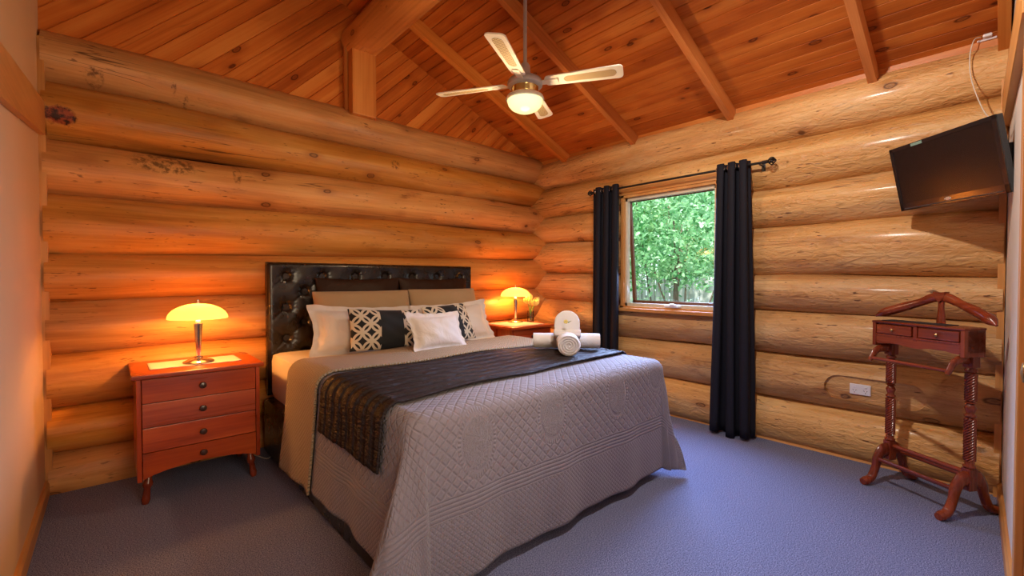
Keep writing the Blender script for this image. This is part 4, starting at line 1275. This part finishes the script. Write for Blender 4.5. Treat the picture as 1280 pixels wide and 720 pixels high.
# local X = right on the screen, Y = into the set (away from the viewer), Z = up
Rtv = Matrix((rgt, -nrm, upv)).transposed()
tv.rotation_euler = Rtv.to_euler()
a2, b2 = tw / 2, thh / 2
bm = bm_new(); add_box(bm, (-a2, 0.0, -b2), (a2, 0.035, b2), 0.006); add_box(bm, (-a2 + .05, 0.03, -b2 + .04), (a2 - .05, 0.065, b2 - .05), 0.012); obj('housing', bm, M_GREYP, tv, smooth=False)
bm = bm_new()
bz = 0.022; bb = 0.045
for lo, hi in (((-a2, -0.004, b2 - bz), (a2, 0.003, b2)), ((-a2, -0.004, -b2), (a2, 0.003, -b2 + bb)), ((-a2, -0.004, -b2), (-a2 + bz, 0.003, b2)), ((a2 - bz, -0.004, -b2), (a2, 0.003, b2))):
    add_box(bm, lo, hi, 0.0015)
obj('bezel', bm, M_TVB, tv, smooth=False)
bm = bm_new(); add_box(bm, (-a2 + bz - .002, -0.0015, -b2 + bb - .002), (a2 - bz + .002, 0.002, b2 - bz + .002)); obj('screen', bm, M_SCREEN, tv, smooth=False)
bm = bm_new(); add_box(bm, (-0.155, -0.0052, b2 - 0.020), (-0.085, -0.0042, b2 - 0.004)); s_ = obj('sticker', bm, M_LABEL, tv, smooth=False); s_['label'] = 'pale green sticker'
bm = bm_new(); add_box(bm, (-0.022, -0.0055, -b2 + 0.024), (0.016, -0.004, -b2 + 0.031)); add_box(bm, (-0.012, -0.0055, -b2 + 0.020), (0.010, -0.004, -b2 + 0.036)); s_ = obj('emblem', bm, M_SILVER, tv, smooth=False); s_['label'] = 'small silver emblem'
bm = bm_new(); add_tube(bm, [(-a2 + .03, -0.006, -b2 + 0.012), (a2 - .03, -0.006, -b2 + 0.012)], 0.003, 6); obj('trim_line', bm, M_GREYP, tv)
# arm back to the white wall
Mtv = Matrix.Translation(tv.location) @ Rtv.to_4x4()
mw = fpt(0.44, 0.0, 1.86)
bm = bm_new()
pl = Mtv.inverted() @ mw
elbow = Mtv.inverted() @ (fpt(0.30, -0.06, 1.86))
back = Vector((0, 0.075, 0))
add_tube(bm, [tuple(back - Vector((0, .02, 0))), tuple(back + Vector((0, .02, 0)))], 0.035, 12)
add_tube(bm, [tuple(back), tuple(elbow)], 0.014, 10); add_tube(bm, [tuple(elbow), tuple(pl)], 0.014, 10)
obj('wall_arm', bm, M_GREYP, tv)
bm = bm_new(); vs = add_box(bm, (0.37, -0.02, 1.78), (0.51, -0.001, 1.94), 0.003)
for v in vs: v.co = Mtv.inverted() @ fpt(*v.co)
obj('wall_plate', bm, M_GREYP, tv, smooth=False)
# socket and power lead above the television
M_WPL = plain('white_plastic', (0.74, 0.72, 0.76), 0.35, nvar=0.02)
sk = thing('power_socket', 'small white socket with plug high on the wall above the television', 'power socket', (0.02, -3.645, 2.69))
bm = bm_new(); add_box(bm, (-0.014, -0.045, -0.028), (0.0, 0.035, 0.028), 0.004); obj('face_plate', bm, M_WPL, sk, smooth=False)
bm = bm_new(); add_box(bm, (-0.045, -0.028, -0.018), (-0.013, 0.012, 0.016), 0.006); obj('plug', bm, M_WPL, sk, smooth=False)
bm = bm_new()
e_ = Mtv @ Vector((a2 - 0.03, 0.04, b2 - 0.01))
add_tube(bm, spline([(-0.02, -3.625, 2.678), (-0.04, -3.60, 2.665), (-0.06, -3.585, 2.58), (-0.085, -3.59, 2.45), (-0.16, -3.62, 2.30), (-0.32, -3.665, 2.14), tuple(e_)], 8), 0.0028, 8)
pc = obj('power_cord', bm, M_CORD, tv, world=True); pc['label'] = 'white power cord'

# double power point low on the log wall
gp = thing('power_point', 'white double power point on the log wall beside the valet stand', 'power point', (-0.012, -3.088, 0.508))
bm = bm_new(); add_box(bm, (-0.012, -0.058, -0.036), (0.0, 0.058, 0.036), 0.005); obj('face_plate', bm, M_WPL, gp, smooth=False)
M_SLOT = plain('slot_dark', (0.03, 0.03, 0.03), 0.6)
for s in (-1, 1):
    bm = bm_new(); add_box(bm, (-0.016, s * 0.030 - 0.008, 0.012), (-0.011, s * 0.030 + 0.008, 0.022), 0.002); obj('switch', bm, M_WPL, gp, smooth=False)
    bm = bm_new()
    for dy, dz, an in ((-0.008, -0.006, 25), (0.008, -0.006, -25), (0, -0.020, 0)):
        add_box(bm, (-0.0126, -0.0014, -0.004), (-0.0115, 0.0014, 0.004), 0, Matrix.Translation((0, s * 0.030 + dy, dz)) @ Matrix.Rotation(math.radians(an), 4, 'X'))
    obj('outlet', bm, M_SLOT, gp, smooth=False)

# ------------------------------------------------------------------ valet stand
# local X runs along the stand to its right seen from the front, local Y to the back
vr = math.atan2(-0.853, -0.522)
vs_ = thing('valet_stand', 'polished mahogany valet stand with coat hanger and two small drawers', 'valet stand', (-0.33, -3.458, 0), (0, 0, vr))
def N(u, n, z): return (u, -n, z)
UU = 0.207
for s in (-1, 1):
    u = s * UU
    for d in (1, -1):
        bm = bm_new()
        pts = spline([N(u, d * 0.0 + .01, 0.20), N(u, d * 0.045 + .01, 0.205), N(u, d * 0.085 + .01, 0.165), N(u, d * 0.105 + .01, 0.10), N(u, d * 0.135 + .01, 0.042), N(u, d * 0.175 + .01, 0.024), N(u, d * 0.198 + .01, 0.020)], 6)
        add_tube(bm, pts, lerpl([0.042, 0.042, 0.034, 0.025, 0.023, 0.024, 0.019], 6), 14, ry=lerpl([0.019, 0.021, 0.020, 0.019, 0.022, 0.025, 0.019], 6))
        obj('leg', bm, M_MAHZ, vs_)
    bm = bm_new(); add_box(bm, (u - 0.022, -0.035, 0.145), (u + 0.022, 0.015, 0.262), 0.004); obj('foot_block', bm, M_MAHZ, vs_, smooth=False)
    bm = bm_new()
    prof = [(0.016, 0.260), (0.026, 0.266), (0.027, 0.274), (0.018, 0.282), (0.022, 0.292), (0.016, 0.300)]
    rings = []
    nseg = 72
    def ring(r, z, tw_=0.0, lob=0.0):
        return [(u + (r + lob * math.cos(9 * (2 * PI * k / nseg) - tw_)) * math.cos(2 * PI * k / nseg), -0.010 + (r + lob * math.cos(9 * (2 * PI * k / nseg) - tw_)) * math.sin(2 * PI * k / nseg), z) for k in range(nseg)]
    for r, z in prof: rings.append(ring(r, z))
    for i in range(141):
        z = 0.302 + (0.525 - 0.302) * i / 140; rings.append(ring(0.0235, z, z * 430, 0.0026))
    for r, z in [(0.016, 0.530), (0.025, 0.537), (0.025, 0.545), (0.016, 0.552), (0.021, 0.570), (0.025, 0.583), (0.019, 0.596), (0.015, 0.603), (0.024, 0.610), (0.016, 0.618)]: rings.append(ring(r, z))
    for i in range(91):
        z = 0.622 + (0.765 - 0.622) * i / 90; rings.append(ring(0.0235, z, z * 430, 0.0026))
    for r, z in [(0.016, 0.770), (0.026, 0.777), (0.026, 0.786), (0.019, 0.793), (0.019, 0.800)]: rings.append(ring(r, z))
    add_loft(bm, rings)
    obj('upright', bm, M_MAHZ, vs_, angle=80)
    bm = bm_new(); add_box(bm, (u - 0.024, -0.034, 0.798), (u + 0.024, 0.016, 0.865), 0.003); obj('top_block', bm, M_MAHZ, vs_, smooth=False)
    # bracket sweeping forward to the trouser bar
    bm = bm_new()
    pts = spline([N(u, 0.02, 0.835), N(u, 0.075, 0.842), N(u, 0.125, 0.825), N(u, 0.155, 0.785), N(u, 0.168, 0.765)], 6)
    add_tube(bm, pts, lerpl([0.026, 0.024, 0.021, 0.018, 0.012], 6), 12, ry=lerpl([0.012, 0.012, 0.012, 0.012, 0.009], 6)); obj('bracket', bm, M_MAH, vs_)
bm = bm_new(); add_tube(bm, [N(-UU, 0.158, 0.783), N(UU, 0.158, 0.783)], 0.010, 12); obj('trouser_bar', bm, M_MAH, vs_)
for n_, z, r in ((0.005, 0.232, 0.013), (-0.055, 0.190, 0.012), (0.105, 0.155, 0.012)):
    bm = bm_new(); add_tube(bm, [N(-UU, n_, z), N(UU, n_, z)], r, 12); obj('stretcher', bm, M_MAH, vs_)
# box of drawers
CU, N0, N1, Z0c, Z1c = 0.243, -0.03, 0.110, 0.864, 1.010
bm = bm_new(); add_box(bm, (-CU, -N1 + 0.018, Z0c + 0.01), (CU, -N0, Z1c - 0.012), 0.006)
obj('box_body', bm, M_MAH, vs_, smooth=False)
bm = bm_new(); add_box(bm, (-CU - 0.002, -N1 - 0.004, Z1c - 0.014), (CU + 0.002, -N0 + 0.004, Z1c), 0.006); obj('box_top', bm, M_MAH, vs_, smooth=False)
for s in (-1, 1):
    bm = bm_new(); add_box(bm, (s * CU - (0.02 if s > 0 else 0), -N1, Z0c - 0.008), (s * CU + (0.02 if s < 0 else 0), -N0, Z1c - 0.012), 0.003); obj('side_panel', bm, M_MAHZ, vs_, smooth=False)
bm = bm_new()
poly = [(-CU + .018, 0.924), (-CU + .018, 0.880)] + [(-CU + .018 + (2 * CU - .036) * j / 30, 0.880 - 0.012 * (0.5 + 0.5 * math.cos(2 * PI * (j / 15 - 1)))) for j in range(1, 30)] + [(CU - .018, 0.880), (CU - .018, 0.924)]
add_prism(bm, poly, lambda a, b: (a, -N1 + 0.006, b), lambda a, b: (a, -N1 + 0.02, b)); obj('apron', bm, M_MAH, vs_, smooth=False)
bm = bm_new(); add_box(bm, (-0.010, -N1 + 0.004, 0.91), (0.010, -N1 + 0.02, Z1c - 0.014), 0.001); add_box(bm, (-CU + .018, -N1 + 0.002, 0.920), (CU - .018, -N1 + 0.02, 0.930), 0.001); obj('front_rail', bm, M_MAHZ, vs_, smooth=False)
for s in (-1, 1):
    bm = bm_new(); c_ = s * 0.118
    add_box(bm, (c_ - 0.100, -N1 + 0.0, 0.934), (c_ + 0.100, -N1 + 0.02, Z1c - 0.022), 0.004); d_ = obj('drawer', bm, M_MAH, vs_, smooth=False)
    bm = bm_new()
    kp = [(0.004, 0.0), (0.004, 0.006), (0.0085, 0.011), (0.0085, 0.015), (0.004, 0.019), (0.0, 0.02)]
    add_loft(bm, [[(c_ + max(r, 1e-4) * math.cos(2 * PI * q / 14), -N1 - y, 0.961 + max(r, 1e-4) * math.sin(2 * PI * q / 14)) for q in range(14)] for r, y in kp])
    k_ = obj('knob', bm, M_FANB, d_); k_['label'] = 'small brass knob'
M_MAT = plain('black_felt', (0.012, 0.012, 0.016), 0.8)
bm = bm_new(); add_box(bm, (-0.215, -N1 + 0.035, Z1c - 0.001), (0.13, -N0 - 0.012, Z1c + 0.004), 0.002); m_ = obj('tray_mat', bm, M_MAT, vs_, smooth=False); m_['label'] = 'black mat on the box top'
# hanger
hn = -0.035
bm = bm_new()
add_tube(bm, [N(0.03, hn, 0.93), N(0.03, hn, 1.02), N(0.03, hn, 1.10), N(0.03, hn, 1.172)], [0.026, 0.024, 0.015, 0.017], 14, ry=[0.014, 0.013, 0.011, 0.012]); obj('hanger_post', bm, M_MAHZ, vs_)
for s in (-1, 1):
    bm = bm_new()
    pts = spline([N(0.03 + s * 0.0, hn + .003, 1.165), N(0.03 + s * 0.045, hn + .004, 1.155), N(0.03 + s * 0.10, hn + 0.010, 1.128), N(0.03 + s * 0.18, hn + 0.03, 1.095), N(0.03 + s * 0.26, hn + 0.06, 1.060), N(0.03 + s * 0.305, hn + 0.085, 1.032)], 6)
    add_tube(bm, pts, lerpl([0.026, 0.027, 0.023, 0.027, 0.028, 0.006], 6), 14, ry=lerpl([0.015, 0.017, 0.019, 0.024, 0.027, 0.007], 6)); obj('hanger_arm', bm, M_MAH, vs_)
bm = bm_new(); add_prism(bm, [(-0.03, 1.193), (-0.012, 1.188), (0, 1.184), (0.012, 1.188), (0.03, 1.193), (0.026, 1.160), (0.0, 1.130), (-0.026, 1.160)], lambda a, b: N(0.03 + a, hn - 0.016, b), lambda a, b: N(0.03 + a, hn + 0.022, b), 0.004); obj('hanger_crest', bm, M_MAH, vs_, smooth=False)
# ------------------------------------------------------------------ outside the window
M_GRASS = plain('grass_ground', (0.16, 0.22, 0.07), 0.9, nscale=6, nvar=0.5)
bm = bm_new(); add_box(bm, (0.36, -14, -0.75), (26, 22, -0.7)); struct('ground', bm, M_GRASS, smooth=False)
M_PALING = wood('grey_paling', [(0.34, 0.33, 0.33), (0.52, 0.51, 0.52), (0.68, 0.67, 0.68)], 2, 0.85, knots=0.05, crack=0.5, bump=0.3)
fence = thing('paling_fence', 'weathered grey paling fence among the shrubs outside the window', 'fence', (4.6, 1.0, -0.7))
rf = random.Random(3)
for i in range(62):
    bm = bm_new(); y = -3.0 + i * 0.105; h = 1.97 + rf.uniform(-.04, .04)
    add_box(bm, (-0.01, y, 0.02), (0.01, y + 0.095, h), 0, Matrix.Rotation(rf.uniform(-.01, .01), 4, 'X')); obj('paling', bm, M_PALING, fence, smooth=False)
for z in (0.4, 1.55):
    bm = bm_new(); add_box(bm, (0.01, -3.0, z), (0.06, 3.5, z + 0.07)); obj('rail', bm, M_PALING, fence, smooth=False)
def m_leaf(name, c0, c1):
    t = NT(name)
    wn = t.n('ShaderNodeNewGeometry').outputs['Random Per Island']
    c = t.mix(wn, c0, c1)
    tl = t.n('ShaderNodeBsdfTranslucent'); t.set(tl.inputs[0], c)
    return t.done(t.mixs(0.45, t.pbsdf(c, 0.45, spec=0.4), tl.outputs[0]))
M_LEAF = [m_leaf('leaf_bright', (0.08, 0.32, 0.08), (0.66, 0.95, 0.55)), m_leaf('leaf_mid', (0.07, 0.28, 0.09), (0.60, 0.92, 0.55)), m_leaf('leaf_blue', (0.15, 0.40, 0.20), (0.75, 0.95, 0.75))]
M_BARK = wood('bark', [(0.10, 0.07, 0.05), (0.18, 0.13, 0.10), (0.28, 0.22, 0.18)], 2, 0.9, knots=0.1, crack=0.8, bump=0.8)
def tree(name, label, cat, x, y, h, blobs, n, leaf, mi, seed, group):
    r = random.Random(seed)
    t = thing(name, label, cat, (x, y, -0.7), group=group)
    bm = bm_new()
    add_tube(bm, spline([(0, 0, 0), (0.05, 0.08, h * .3), (-0.06, 0.02, h * .6), (0.03, -.05, h * .9)], 5), lerpl([0.07, 0.06, 0.045, 0.02], 5), 10)
    for k in range(9):
        z = h * (0.25 + 0.07 * k); a = k * 2.4
        b = blobs[k % len(blobs)]
        add_tube(bm, spline([(0, 0, z), (b[0] * .4 + .15 * math.cos(a), b[1] * .4 + .15 * math.sin(a), z + .2), (b[0] * .8 + .3 * math.cos(a), b[1] * .8 + .3 * math.sin(a), b[2])], 4), 0.016, 6)
    obj('trunk', bm, M_BARK, t)
    bm = bm_new()
    tot = sum(b[3] * b[4] * b[5] for b in blobs)
    for b in blobs:
        m = int(n * b[3] * b[4] * b[5] / tot)
        for _ in range(m):
            while True:
                p = Vector((r.uniform(-1, 1), r.uniform(-1, 1), r.uniform(-1, 1)))
                if 0.15 < p.length < 1: break
            c = Vector((b[0] + p.x * b[3], b[1] + p.y * b[4], b[2] + p.z * b[5]))
            L = leaf * r.uniform(.6, 1.3); W = L * r.uniform(.4, .6)
            R = Euler((r.uniform(-1.0, 1.0), r.uniform(-.9, .9), r.uniform(0, 6.3))).to_matrix()
            v = [bm.verts.new(c + R @ Vector(q)) for q in ((0, 0, 0), (L * .35, W / 2, .0), (L * .75, W * .38, -.15 * L), (L, 0, -.3 * L), (L * .75, -W * .38, -.15 * L), (L * .35, -W / 2, 0))]
            bm.faces.new(v)
    f = obj('foliage', bm, M_LEAF[mi], t, flip=False, smooth=False)
    f['kind'] = 'stuff'
    return t
G = 'trees outside the window'
tree('tree', 'bright green leafy tree filling the upper left of the window view', 'tree', 2.9, 2.0, 3.2, [(0, 0, 2.6, 1.0, 1.1, 0.9), (0.2, -0.9, 3.1, .9, .9, .9), (-.2, .8, 3.2, 1, 1, .9), (-.2, -.5, 2.1, .7, .9, .6)], 5200, 0.105, 0, 11, G)
tree('tree', 'green tree at the right of the window view beside the curtain', 'tree', 3.2, -0.1, 3.0, [(0, 0, 2.9, 1.0, 1.0, 0.9), (0.3, .8, 3.4, .9, 1.0, .8), (-.2, -.7, 2.4, .8, .9, .7), (.1, .5, 2.2, .8, .9, .5)], 4600, 0.10, 1, 12, G)
tree('tree', 'taller pale green tree behind the paling fence', 'tree', 6.6, 3.6, 4.6, [(0, 0, 3.2, 1.5, 1.9, 1.5), (0.2, -2.0, 3.2, 1.4, 1.6, 1.5), (0, 1.8, 3.2, 1.4, 1.6, 1.5), (0, 0.5, 4.8, 1.6, 2.6, 1.2)], 5600, 0.20, 2, 13, G)
tree('tree', 'broad tree standing far behind the fence, right of the pale green tree', 'tree', 7.6, 0.6, 4.6, [(0, 0, 3.2, 1.5, 1.9, 1.5), (0, -1.6, 3.4, 1.5, 1.8, 1.6), (0, 0.4, 4.9, 1.6, 2.4, 1.2)], 4600, 0.2, 1, 16, G)
tree('tree', 'dense tree farthest back, at the far left beyond the fence', 'tree', 10.0, 7.6, 6.5, [(0, 0, 3.4, 2.2, 3.0, 2.6), (0, -3.4, 3.4, 2.2, 3.0, 2.6), (0, -1.5, 6.6, 2.0, 4.0, 1.8)], 6000, 0.28, 0, 17, G)
tree('tree', 'dense tree farthest back in the middle of the window view', 'tree', 11.0, 2.0, 6.5, [(0, 0, 3.4, 2.2, 3.0, 2.6), (0, -3.0, 3.4, 2.2, 3.0, 2.6), (0, -1.0, 6.6, 2.0, 4.0, 1.8)], 6000, 0.28, 1, 18, G)
tree('shrub', 'low leafy shrub in front of the paling fence outside the window', 'shrub', 3.3, 1.0, 1.5, [(0, 0, 1.2, .5, .8, .5), (.2, .8, 1.2, .5, .7, .5), (.1, -.9, 1.2, .5, .7, .5)], 700, 0.075, 2, 14, 'shrubs outside the window')
tree('shrub', 'left low shrub with small leaves below the trees outside the window', 'shrub', 2.8, 2.9, 1.6, [(0, 0, 1.3, .6, .8, .6), (.2, .9, 1.3, .6, .8, .6)], 700, 0.075, 0, 15, 'shrubs outside the window')

# ------------------------------------------------------------------ light
w = bpy.data.worlds.new('sky'); SC.world = w; w.use_nodes = True
nt = w.node_tree; nt.nodes.clear()
o_ = nt.nodes.new('ShaderNodeOutputWorld'); b_ = nt.nodes.new('ShaderNodeBackground')
tc = nt.nodes.new('ShaderNodeTexCoord'); sp_ = nt.nodes.new('ShaderNodeSeparateXYZ'); rp = nt.nodes.new('ShaderNodeValToRGB')
nt.links.new(tc.outputs['Generated'], sp_.inputs[0]); nt.links.new(sp_.outputs[2], rp.inputs[0])
rp.color_ramp.elements[0].color = (0.80, 0.90, 0.95, 1); rp.color_ramp.elements[0].position = 0.0
rp.color_ramp.elements[1].color = (0.45, 0.66, 0.95, 1); rp.color_ramp.elements[1].position = 0.8
nt.links.new(rp.outputs[0], b_.inputs[0]); b_.inputs[1].default_value = SKY_S
nt.links.new(b_.outputs[0], o_.inputs[0])
sun = bpy.data.lights.new('sun', 'SUN'); sun.energy = SUN_W; sun.angle = math.radians(2); sun.color = (1, 0.95, 0.85)
so = bpy.data.objects.new('sun', sun); COL.objects.link(so); so.rotation_euler = Vector((-0.75, -0.35, 1.0)).to_track_quat('Z', 'Y').to_euler()
def area(name, loc, nrm, sx, sy, energy, col):
    l = bpy.data.lights.new(name, 'AREA'); l.shape = 'RECTANGLE'; l.size = sx; l.size_y = sy; l.energy = energy; l.color = col
    o = bpy.data.objects.new(name, l); COL.objects.link(o); o.location = loc
    o.rotation_euler = (-Vector(nrm)).to_track_quat('Z', 'Y').to_euler()
    return o
# daylight coming in through the window, and an added warm fill in the added front window
a1 = area('daylight_window', (-0.06, (WY0 + WY1) / 2, (WZ0 + WZ1) / 2), (-1, -0.45, -0.75), 0.85, 0.95, DAY1, (0.40, 0.56, 1.0))
a1.data.spread = math.radians(105)
a2_ = area('added_warm_fill', tuple(fpt((FU0 + FU1) / 2, 0.10, (FZ0 + FZ1) / 2)), (0, 1, 0), 0.9, 1.3, FILL_W, FILL_C)

# ------------------------------------------------------------------ camera
cam = bpy.data.cameras.new('camera'); co_ = bpy.data.objects.new('camera', cam); COL.objects.link(co_)
cam.sensor_width = 36; cam.lens = 36 * 555.4 / 1280; cam.clip_start = 0.01
yw, pt = math.radians(48.1), math.radians(-1.118)
fw = Vector((math.cos(yw) * math.cos(pt), math.sin(yw) * math.cos(pt), math.sin(pt)))
rt = Vector((math.sin(yw), -math.cos(yw), 0)); up = rt.cross(fw)
co_.matrix_world = Matrix.Translation((-3.815, -3.75, 1.263)) @ Matrix((rt, up, -fw)).transposed().to_4x4()
SC.camera = co_
SC.view_settings.view_transform = 'Standard'; SC.view_settings.look = 'None'
SC.view_settings.gamma = 1; SC.view_settings.use_curve_mapping = False
SC.view_settings.exposure = EXPO
SC.cycles.use_denoising = True
SC.cycles.max_bounces = 10; SC.cycles.diffuse_bounces = 6; SC.cycles.transparent_max_bounces = 12
